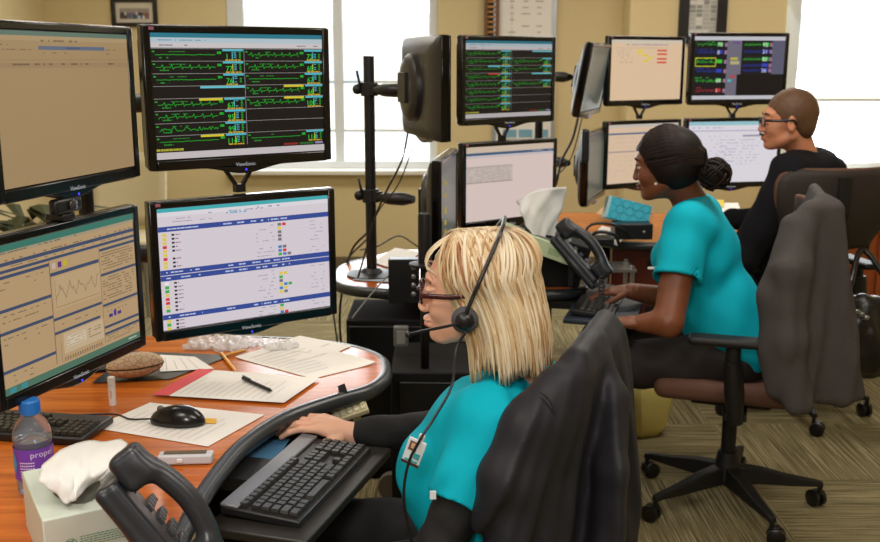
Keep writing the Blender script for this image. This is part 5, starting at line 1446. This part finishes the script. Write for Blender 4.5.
    for i in range(N_):
        a = rnd.uniform(R(46), R(314)); side = 1 if a < PI else -1
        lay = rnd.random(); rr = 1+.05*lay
        cx, rx, ry, rz_ = -.026, .114*rr, .090*rr, .089*rr
        x0, y0 = rnd.uniform(-.05, .05), .012*side*rnd.random()
        front = abs(math.atan2(math.sin(a), math.cos(a)))
        pts = []
        th1 = R(92)
        for j in range(6):
            th = R(6)+(th1-R(6))*j/5
            e_ = j/5
            px_ = cx+rx*math.sin(th)*math.cos(a)+x0*(1-e_)*1.0; py_ = ry*math.sin(th)*math.sin(a)+y0
            pts.append(Lh(px_, py_, .040+rz_*math.cos(th)))
        ex, ey = pts[-1], None
        back = (front-R(34))/(PI-R(34))
        drop = .165+.045*rnd.random()+.012*math.sin(a*9)
        kx = cx+rx*math.cos(a); ky = ry*math.sin(a)
        sweep = -.050*(1-back)**1.2
        for j in range(1, 6):
            q = j/5; fl = math.sin(q*PI*.62)*.018
            px_ = kx+sweep*math.sin(min(1, q*1.3)*PI/2)*1.0+(-.012*back)*fl*50*.9-.01*back*q+rnd.uniform(-.002, .002)
            py_ = ky*(1+fl*2.6-.16*max(0, q-.7))
            pts.append(Lh(px_, py_, .036-(drop)*q))
        P_ = catmull(pts, 2); n = len(P_)
        w0 = rnd.uniform(.0020, .0046)
        rs = [w0*(.55+.45*min(1, 4*k/n))*(1 if k/n < .75 else max(.12, 1-(k/n-.75)*3.4)) for k in range(n)]
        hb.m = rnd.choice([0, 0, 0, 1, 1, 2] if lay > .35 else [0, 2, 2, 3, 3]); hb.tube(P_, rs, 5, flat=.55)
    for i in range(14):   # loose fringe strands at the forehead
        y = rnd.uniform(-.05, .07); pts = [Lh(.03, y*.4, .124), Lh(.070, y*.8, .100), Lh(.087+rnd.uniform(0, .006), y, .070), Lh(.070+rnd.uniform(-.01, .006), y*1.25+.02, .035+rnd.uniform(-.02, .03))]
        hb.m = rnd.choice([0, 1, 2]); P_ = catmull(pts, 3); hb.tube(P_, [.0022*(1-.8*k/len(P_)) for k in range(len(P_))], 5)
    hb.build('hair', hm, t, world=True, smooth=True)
    return t, hc, hf, Lh, f, l, nb, chest, wrR
t1, hc1, hf1, Lh1, tf1, tl1, nb1, chest1, wrR1 = woman1()
def glasses(label, Lh, s=1.0, m=None, ry=.031, w=.024, hgt=.0165, t_r=.0022):
    g = thing('glasses', label, 'glasses', Lh(.1, 0, .01))
    fr = MB()
    for sy in (-1, 1):
        n = 20; pts = []
        for i in range(n+1):
            a = 2*PI*i/n; c_, s_ = math.cos(a), math.sin(a)
            pts.append(Lh(.104*s-.006*abs(c_*.5+.5*sy*1) if False else .105-.004*(1 if c_*sy > .3 else 0), (ry+.003)*sy+w*math.copysign(abs(c_)**.7, c_), .008+hgt*math.copysign(abs(s_)**.7, s_)))
        fr.tube(pts, t_r, 6, caps=False)
        le = MB(); le.add(pts[:-1], [tuple(range(n))]); le.build('lens', MATS['glass_lens'], g, world=True)
    fr.tube(catmull([Lh(.105, -.010, .012), Lh(.111, 0, .015), Lh(.105, .010, .012)], 4), t_r, 6)
    fr.build('frame', m, g, world=True, smooth=True)
    for sy in (-1, 1):
        MB().tube(catmull([Lh(.101, .060*sy, .012), Lh(.085, .072*sy, .013), Lh(.045, .083*sy, .011), Lh(.0, .088*sy, .012), Lh(-.015, .086*sy, -.006)], 5), t_r*1.15, 6, flat=1.8).build('temple', m, g, world=True, smooth=True)
    return g
gl = mat('glass_lens', (240, 244, 248), .03, alpha=.22, spec=.7)
glasses('dark red framed glasses worn by the blonde woman', Lh1, m=mat('dark_red_frame', (66, 24, 26), .25), t_r=.0029)
# headset
hs_ = thing('headset', 'black telephone headset with boom microphone worn by the blonde woman', 'headset', Lh1(0, 0, .1))
L1 = Lh1
bandp = []
for i in range(21):
    a = R(-6)+R(192)*i/20; y = .119*math.cos(a); z_ = math.sin(a)
    bandp.append(L1(.012-.088*max(0, z_)**1.1, y*(1.0), -.02+.168*z_ if z_ > 0 else -.02+.05*z_))
MB().tube(bandp, .0095, 8, flat=.45, up=hf1[0]).build('headband', M_plas, hs_, world=True, smooth=True)
MB().tube(bandp[2:8], .0125, 8, flat=.35, up=hf1[0]).build('band_slider', mat('satin_black', (34, 34, 36), .3), hs_, world=True, smooth=True)
for sy in (1,):
    c = L1(.014, .114*sy, -.030)
    MB().lathe([(.021, -.012), (.027, -.006), (.027, .002), (.016, .006)], c, 26, hf1[1]).build('ear_cushion', mat('foam_grey', (74, 74, 78), .8), hs_, world=True, smooth=True)
    MB().lathe([(.017, .002), (.019, .008), (.012, .016), (.009, .018)], c, 26, hf1[1]).build('earpiece', M_plas, hs_, world=True, smooth=True, autos=40)
bm_ = catmull([L1(.020, .125, -.032), L1(.055, .112, -.042), L1(.095, .082, -.056), L1(.130, .060, -.068)], 8)
MB().tube(bm_, .0032, 8).build('boom', M_plas, hs_, world=True, smooth=True)
MB().tube([bm_[-1]-(bm_[-1]-bm_[-3])*.3, bm_[-1]+(bm_[-1]-bm_[-3])*.6], .006, 12).build('microphone', M_plas, hs_, world=True, smooth=True)
MB().tube(catmull([L1(.012, .124, -.05), P(456, 350, 1.90), P(452, 385, 1.84), P(436, 415, 1.80), P(420, 440, 1.78), P(408, 465, 1.78), P(404, 500, 1.78), P(412, 545, 1.80)], 8), .0028, 8).build('cord', M_plas, hs_, world=True, smooth=True)
# badge
bc = P(414, 452, 1.79)
bd = thing('id_badge', 'white photo identity badge clipped to the chest of the teal top', 'badge', bc, rot=(R(4), R(20), R(-16)))
MB().box((0, 0, 0), (.036, .003, .056)).build('card', mat('badge_white', (226, 232, 236), .35), bd, bevel=.002)
q = MB().box((-.005, -.0018, .012), (.016, .0012, .020)); q.m = 1; q.box((-.004, -.0025, .013), (.009, .0012, .011)); q.m = 2
q.box((.008, -.002, -.006), (.012, .0012, .012)); q.box((0, -.002, -.019), (.026, .0012, .004)); q.m = 3; q.box((0, -.002, -.0255), (.036, .0014, .006))
q.build('photo', [mat('badge_brown', (120, 84, 66), .5), mat('badge_skin', (222, 176, 146), .5), mat('badge_teal', (70, 170, 180), .5), mat('badge_dark', (70, 50, 44), .5)], bd)
MB().box((.004, .003, .034), (.012, .008, .014)).build('clip', mat('badge_clip', (214, 214, 210), .3), bd, bevel=.002)
mz = mouse('small black mouse under the right hand of the blonde woman', (wrR1.x-.085, wrR1.y+.0, wrR1.z-.035), PI, .95)
# ------------------------------------------------------------ woman 2 (braids)
def woman2():
    f, l, u = axes((-.93, .33, 0)); hf = axes((-.93, .36, -.16))
    hc = P(666, 166, 3.42); nb = P(692, 205, 3.46); chest = P(702, 252, 3.44); waist = V(1.01, 3.41, .68); pel = V(1.05, 3.41, .585)
    A = (f, l, u)
    t = wrap_thing('woman with a dark braided bun and teal scrub top typing, seated middle', (1.0, 3.4, 0))
    sk = skin_mat('dark_skin', (122, 70, 44))
    shL = nb+l*.155+V(-.0, 0, -.055); shR = nb-l*.155+V(0, 0, -.055)
    elL = P(668, 322, 3.16); wrL = P(641, 323, 3.20); elR = P(676, 300, 3.64); wrR = P(630, 291, 3.57)
    S, L, RR = head_sdf(hc, hf, 1.02, nb, nose=.92, jaw=.95, h=.0035, ears=False)
    body = MB(); S.to(body); add_eyes(body, L, RR, 1.02, 1)
    body.m = 5; 
    for sy in (-1, 1): body.ell(L(.026, .084*sy, -.048), (.005, .005, .005), nu=10, nv=8)
    body.m = 0
    B = SDF((.3, 2.9, .04), (1.35, 3.85, 1.2), .007)
    torso(B, A, pel, waist, chest, nb, .98, wd=1.05)
    for a, e_, w_ in ((shL, elL, wrL), (shR, elR, wrR)):
        B.cap(a, e_, .060, .050, .03); B.cap(e_, w_, .049, .030, .015)
    kns = ((1, V(.58, 3.37, .53)), (-1, V(.60, 3.66, .53)))
    for sy, kn in kns:
        hp_ = pel+l*.10*sy+V(0, 0, -.02); B.cap(hp_, kn, .092, .064, .03); an = kn+V(.0, .02, -.42); B.cap(kn, an, .058, .038, .01)
    B.to(body)
    for wr, d, sd in ((wrL, (-.86, .35, -.05), 1), (wrR, (-.95, .1, -.05), -1)):
        Hh = SDF(wr+V(-.22, -.13, -.1), wr+V(.08, .16, .1), .0036); hand(Hh, wr, d, (0, 0, 1), .95, side=sd, curl=.5); Hh.to(body)
    body.build('body', [sk, M_eyew, M_iris, mat('brow_black', (24, 16, 14), .8), mat('lip_brown', (124, 66, 54), .4), mat('pearl_stud', (236, 232, 224), .2)], t, world=True, smooth=True)
    teal = MATS['teal_scrub']
    T = SDF((.45, 2.85, .48), (1.4, 3.9, 1.24), .006)
    torso(T, A, pel+V(0, 0, .04), waist, chest, nb, .98, inf=.018, bust=1.05, wd=1.05)
    T.ell(waist+f*.03+V(0, 0, .04), (.14, .175, .16), None, k=.05)
    for a, e_ in ((shL, elL), (shR, elR)):
        Q = T.like(); d = (e_-a).normalized(); h_ = a.lerp(e_, .56)
        Q.cap(a, h_+d*.03, .074, .084, 0); Q.cap(h_-d*.03, h_+d*.2, .067, .074, 0, sub=True); Q.cut(h_, d); T.union(Q, .03)
    T.ell(nb+V(-.02, 0, .068), (.08, .074, .05), None, k=.012, sub=True); T.ell(nb+f*.085+V(0, 0, .01), (.05, .05, .07), None, k=.01, sub=True)
    T.cut(V(0, 0, .545), (0, 0, -1))
    T.disp(fold(.0055, (20, 16, 38, 0), (-36, 24, 20, 1), (12, -30, 50, 2), (55, 30, -28, 4)))
    T.to(MB()).build('scrub_top', teal, t, world=True, smooth=True)
    MB().box(P(651, 268, 3.06), (.02, .004, .007)).build('sleeve_tag', MATS['tag_white'], t, world=True)
    Tr = SDF((.4, 3.0, .05), (1.3, 3.85, .75), .008)
    Tr.ell(pel+V(0, 0, -.01), (.15, .215, .115), mats3(f, l, u), k=0)
    for sy, kn in kns:
        hp_ = pel+l*.10*sy+V(0, 0, -.02); Tr.cap(hp_, kn, .103, .078, .04); Tr.cap(kn, kn+V(0, .02, -.38), .074, .066, .01)
    Tr.cut(V(0, 0, .12), (0, 0, -1)); Tr.disp(fold(.004, (40, 30, 60, 0), (-50, 40, 30, 1)))
    Tr.to(MB()).build('trousers', mat('brown_black_trousers', (34, 26, 24), .8), t, world=True, smooth=True)
    for sy, kn in kns:
        an = kn+V(0, .02, -.45); Q = SDF(an+V(-.26, -.1, -.09), an+V(.1, .15, .1), .007); Q.cap(an+V(.02, 0, -.02), an+V(-.14, .03, -.035), .044, .038, .02); Q.cut(V(0, 0, .002), (0, 0, -1)); Q.to(MB()).build('shoe', M_blk, t, world=True, smooth=True)
    hm = [mat('hair_braid_dark', (22, 14, 12), .6, spec=.25), mat('hair_braid_brown', (46, 27, 20), .6, spec=.25)]
    hb = MB(); Lh = lambda x, y, z: hc+(hf[0]*x+hf[1]*y+hf[2]*z)*1.04
    C = SDF(hc-V(.18, .18, .2), hc+V(.24, .18, .18), .005)
    C.ell(Lh(-.020, 0, .036), V(.106, .088, .096)*1.03, mats3(*hf), k=0); C.ell(Lh(-.028, 0, -.008), V(.088, .092, .078)*1.03, mats3(*hf), k=.02)
    C.cut(Lh(.050, 0, .02), (hf[0]*.88-hf[2]*.36))
    bn = Lh(-.150, 0, -.045); C.ell(bn, (.050, .050, .053), None, k=.015); C.to(hb)
    rnd = random.Random(21)
    def HS(x, ph):
        q = math.sqrt(max(0, 1-((x+.020)/.112)**2)); cz = math.cos(ph)
        return Lh(x, .0925*q*math.sin(ph), (.036 if cz > 0 else .03)+(.099 if cz > 0 else .082)*q*cz)
    for i in range(96):
        ph = R(-125)+R(250)*i/95; xs = .050+.36*(.036+.085*math.cos(ph)-.02)/.88
        xs = min(xs, .084); pts = []
        for k in range(7):
            q = k/6; x = xs*(1-q)+(-.118)*q; pp = HS(x, ph*(1-.12*q)); 
            if q > .6: pp = pp.lerp(bn, (q-.6)*.9)
            pts.append(pp)
        hb.m = 1 if i % 3 == 0 else 0; P_ = catmull(pts, 4)
        hb.tube(P_, [.0038*(1+.18*math.sin(k*2.4)) for k in range(len(P_))], 6)
    for i in range(46):
        d = V(rnd.gauss(0, 1), rnd.gauss(0, 1), rnd.gauss(0, 1)).normalized(); n = d.orthogonal().normalized(); m_ = d.cross(n)
        pts = [bn+(d*math.cos(q)+(n if i % 2 else m_)*math.sin(q))*(.052+.004*rnd.random()) for q in (-.9, -.45, 0, .45, .9)]
        hb.m = rnd.choice([0, 0, 1]); hb.tube(catmull(pts, 3), .0042, 5)
    hb.build('hair', hm, t, world=True, smooth=True)
    return t
woman2()
# ------------------------------------------------------------ man
def man():
    f, l, u = axes((-.80, .60, 0)); hf = axes((-.99, .12, -.05))
    hc = P(788, 122, 4.3); nb = P(806, 158, 4.33); chest = P(795, 215, 4.36); waist = V(1.58, 4.42, .78); pel = V(1.60, 4.44, .62)
    A = (f, l, u)
    t = wrap_thing('man with short brown hair, glasses and black hooded sweatshirt, seated at the right', (1.6, 4.42, 0))
    sk = skin_mat('ruddy_skin', (206, 138, 104))
    shL = nb+l*.19+V(0, 0, -.06); shR = nb-l*.19+V(0, 0, -.06)
    elL = P(742, 258, 4.2); wrL = P(728, 250, 4.42); elR = shR+V(-.12, .05, -.26); wrR = elR+V(-.24, .05, .02)
    S, L, RR = head_sdf(hc, hf, 1.06, nb+V(.0, 0, -.03), nose=1.05, jaw=1.12, h=.004)
    body = MB(); S.to(body); add_eyes(body, L, RR, 1.06, 1); body.m = 0
    B = SDF((1.0, 3.9, .04), (2.1, 5.1, 1.42), .009)
    torso(B, A, pel, waist, chest, nb, 1.1, sh=.175)
    for a, e_, w_ in ((shL, elL, wrL), (shR, elR, wrR)): B.cap(a, e_, .058, .048, .03); B.cap(e_, w_, .046, .032, .015)
    kns = ((1, V(1.22, 4.62, .55)), (-1, V(1.38, 4.86, .55)))
    for sy, kn in kns:
        hp_ = pel+l*.10*sy+V(0, 0, -.03); B.cap(hp_, kn, .095, .066, .03); B.cap(kn, kn+V(0, .02, -.44), .06, .04, .01)
    B.to(body)
    for wr in (wrL, wrR):
        Hh = SDF(wr+V(-.22, -.13, -.1), wr+V(.08, .18, .1), .004); hand(Hh, wr, (-.8, .5, -.05), (0, 0, 1), 1.05, side=1, curl=.5); Hh.to(body)
    body.build('body', [sk, M_eyew, M_iris, mat('brow_brown', (70, 46, 30), .8), mat('lip_tan', (176, 104, 88), .4)], t, world=True, smooth=True)
    M_h = mat('black_sweatshirt', (24, 24, 28), .95, bump=.3, bscale=200, spec=.15)
    T = SDF((1.0, 3.85, .5), (2.1, 4.95, 1.45), .008)
    torso(T, A, pel+V(0, 0, .04), waist, chest, nb, 1.1, inf=.028, sh=.175, belly=1.0)
    for a, e_, w_ in ((shL, elL, wrL), (shR, elR, wrR)): T.cap(a, e_, .082, .070, .04); T.cap(e_, w_.lerp(e_, .1), .070, .05, .02)
    hd0 = nb-f*.075+V(0, 0, -.035)
    T.ell(hd0+V(0, 0, .005), (.085, .135, .05), mats3(f, l, u), k=.03); T.ell(hd0-f*.035+V(0, 0, -.045), (.07, .11, .06), mats3(f, l, u), k=.03)
    T.ell(nb+V(-.01, 0, .06), (.075, .075, .06), None, k=.015, sub=True)
    T.cut(V(0, 0, .56), (0, 0, -1)); T.disp(fold(.007, (18, 14, 34, 0), (-30, 22, 18, 1), (12, -26, 44, 2), (48, 28, -24, 4)))
    T.to(MB()).build('sweatshirt', M_h, t, world=True, smooth=True)
    Tr = SDF((1.0, 4.1, .05), (1.95, 5.1, .8), .01); Tr.ell(pel+V(0, 0, -.01), (.16, .21, .12), mats3(f, l, u), k=0)
    for sy, kn in kns:
        hp_ = pel+l*.10*sy+V(0, 0, -.03); Tr.cap(hp_, kn, .105, .08, .04); Tr.cap(kn, kn+V(0, .02, -.40), .076, .07, .01)
    Tr.cut(V(0, 0, .12), (0, 0, -1)); Tr.to(MB()).build('trousers', MATS['black_trousers'], t, world=True, smooth=True)
    for sy, kn in kns:
        an = kn+V(0, .02, -.47); Q = SDF(an+V(-.26, -.1, -.09), an+V(.1, .2, .1), .009); Q.cap(an+V(.02, 0, -.02), an+V(-.13, .09, -.035), .046, .042, .02); Q.cut(V(0, 0, .002), (0, 0, -1)); Q.to(MB()).build('shoe', M_blk, t, world=True, smooth=True)
    hb = MB(); Lh = lambda x, y, z: hc+(hf[0]*x+hf[1]*y+hf[2]*z)*1.06
    C = SDF(hc-V(.15, .15, .17), hc+V(.17, .15, .17), .005)
    C.ell(Lh(-.018, 0, .036), V(.102, .081, .099)*1.06, mats3(*hf), k=0); C.ell(Lh(-.055, 0, -.02), V(.052, .066, .06)*1.06, mats3(*hf), k=.02)
    C.ell(Lh(.112, 0, -.022), V(.060, .13, .090)*1.06, mats3(*hf), k=.006, sub=True); C.ell(Lh(.01, 0, -.05), V(.035, .12, .055)*1.06, mats3(*hf), k=.01, sub=True)
    C.cut(Lh(0, 0, -.07), -hf[2]); C.disp(fold(.0009, (260, 90, 120, 0), (-120, 240, 90, 1))); C.to(hb)
    rnd = random.Random(31)
    for i in range(0):
        a = rnd.uniform(-PI, PI); th = rnd.uniform(.1, 1.15)
        x, y, z = -.018+.102*math.sin(th)*math.cos(a), .080*math.sin(th)*math.sin(a), .038+.098*math.cos(th)
        if x > .06 and z < .06: continue
        hb.tube([Lh(x, y, z), Lh(x*1.0-.008, y*1.02, z+.002), Lh(x-.02, y*1.03, z-.001)], [.004, .0035, .0015], 5)
    hb.build('hair', [mat('hair_brown', (92, 62, 38), .6, noise=.25, nscale=60)], t, world=True, smooth=True)
    ms__ = MB().tube(catmull([L(.100, -.022, -.046), L(.108, 0, -.042), L(.100, .022, -.046)], 4), .005, 6); ms__.build('moustache', MATS['hair_brown'], t, world=True, smooth=True)
    glasses('thin black framed glasses worn by the man in the black sweatshirt', Lh, m=mat('thin_black_frame', (20, 20, 22), .3), t_r=.0028)
man()
# ================================================================ light and camera
w = bpy.data.worlds.new('daylight'); SC.world = w; w.use_nodes = True
w.node_tree.nodes['Background'].inputs[0].default_value = (.93, .97, 1, 1); w.node_tree.nodes['Background'].inputs[1].default_value = 2.6
def area(name, loc, tgt, sx, sy, e, c=(1, .93, .84)):
    l = bpy.data.lights.new(name, 'AREA'); l.shape = 'RECTANGLE'; l.size = sx; l.size_y = sy; l.energy = e; l.color = c
    o = bpy.data.objects.new(name, l); COL.objects.link(o); o.location = loc
    o.rotation_euler = (Vector(tgt)-Vector(loc)).to_track_quat('-Z', 'Y').to_euler(); return o
for (x, y, e) in ((-1.2, .9, 26), (1.0, .9, 26), (-1.2, 3.3, 20), (1.2, 3.3, 24), (-1.2, 5.8, 22), (1.4, 5.8, 22)):
    area('ceiling_lamp', (x, y, ZC-.03), (x, y, 0), 1.2, .6, e)
area('camera_flash', (-.25, -.25, 2.05), (.1, 2.6, .8), .35, .35, 18, (1, .97, .93))
area('window_daylight', (-.8, YB-.05, 1.6), (-.6, 3, .8), 1.4, 1.5, 26, (.9, .96, 1))
area('window_daylight', (2.95, YR-.05, 1.6), (1.6, 3, .8), 1.0, 1.5, 26, (.9, .96, 1))
cd = bpy.data.cameras.new('camera'); cam = bpy.data.objects.new('camera', cd); COL.objects.link(cam)
cd.sensor_width = 36; cd.sensor_fit = 'HORIZONTAL'; cd.lens = F/880*36
cam.location = (0, 0, CAMZ); cam.rotation_euler = (PI/2-PH, 0, 0)
cd.dof.use_dof = True; cd.dof.focus_distance = 2.15; cd.dof.aperture_fstop = 6.3
SC.camera = cam
SC.view_settings.view_transform = 'Standard'; SC.view_settings.look = 'None'; SC.view_settings.gamma = 1; SC.view_settings.exposure = 0
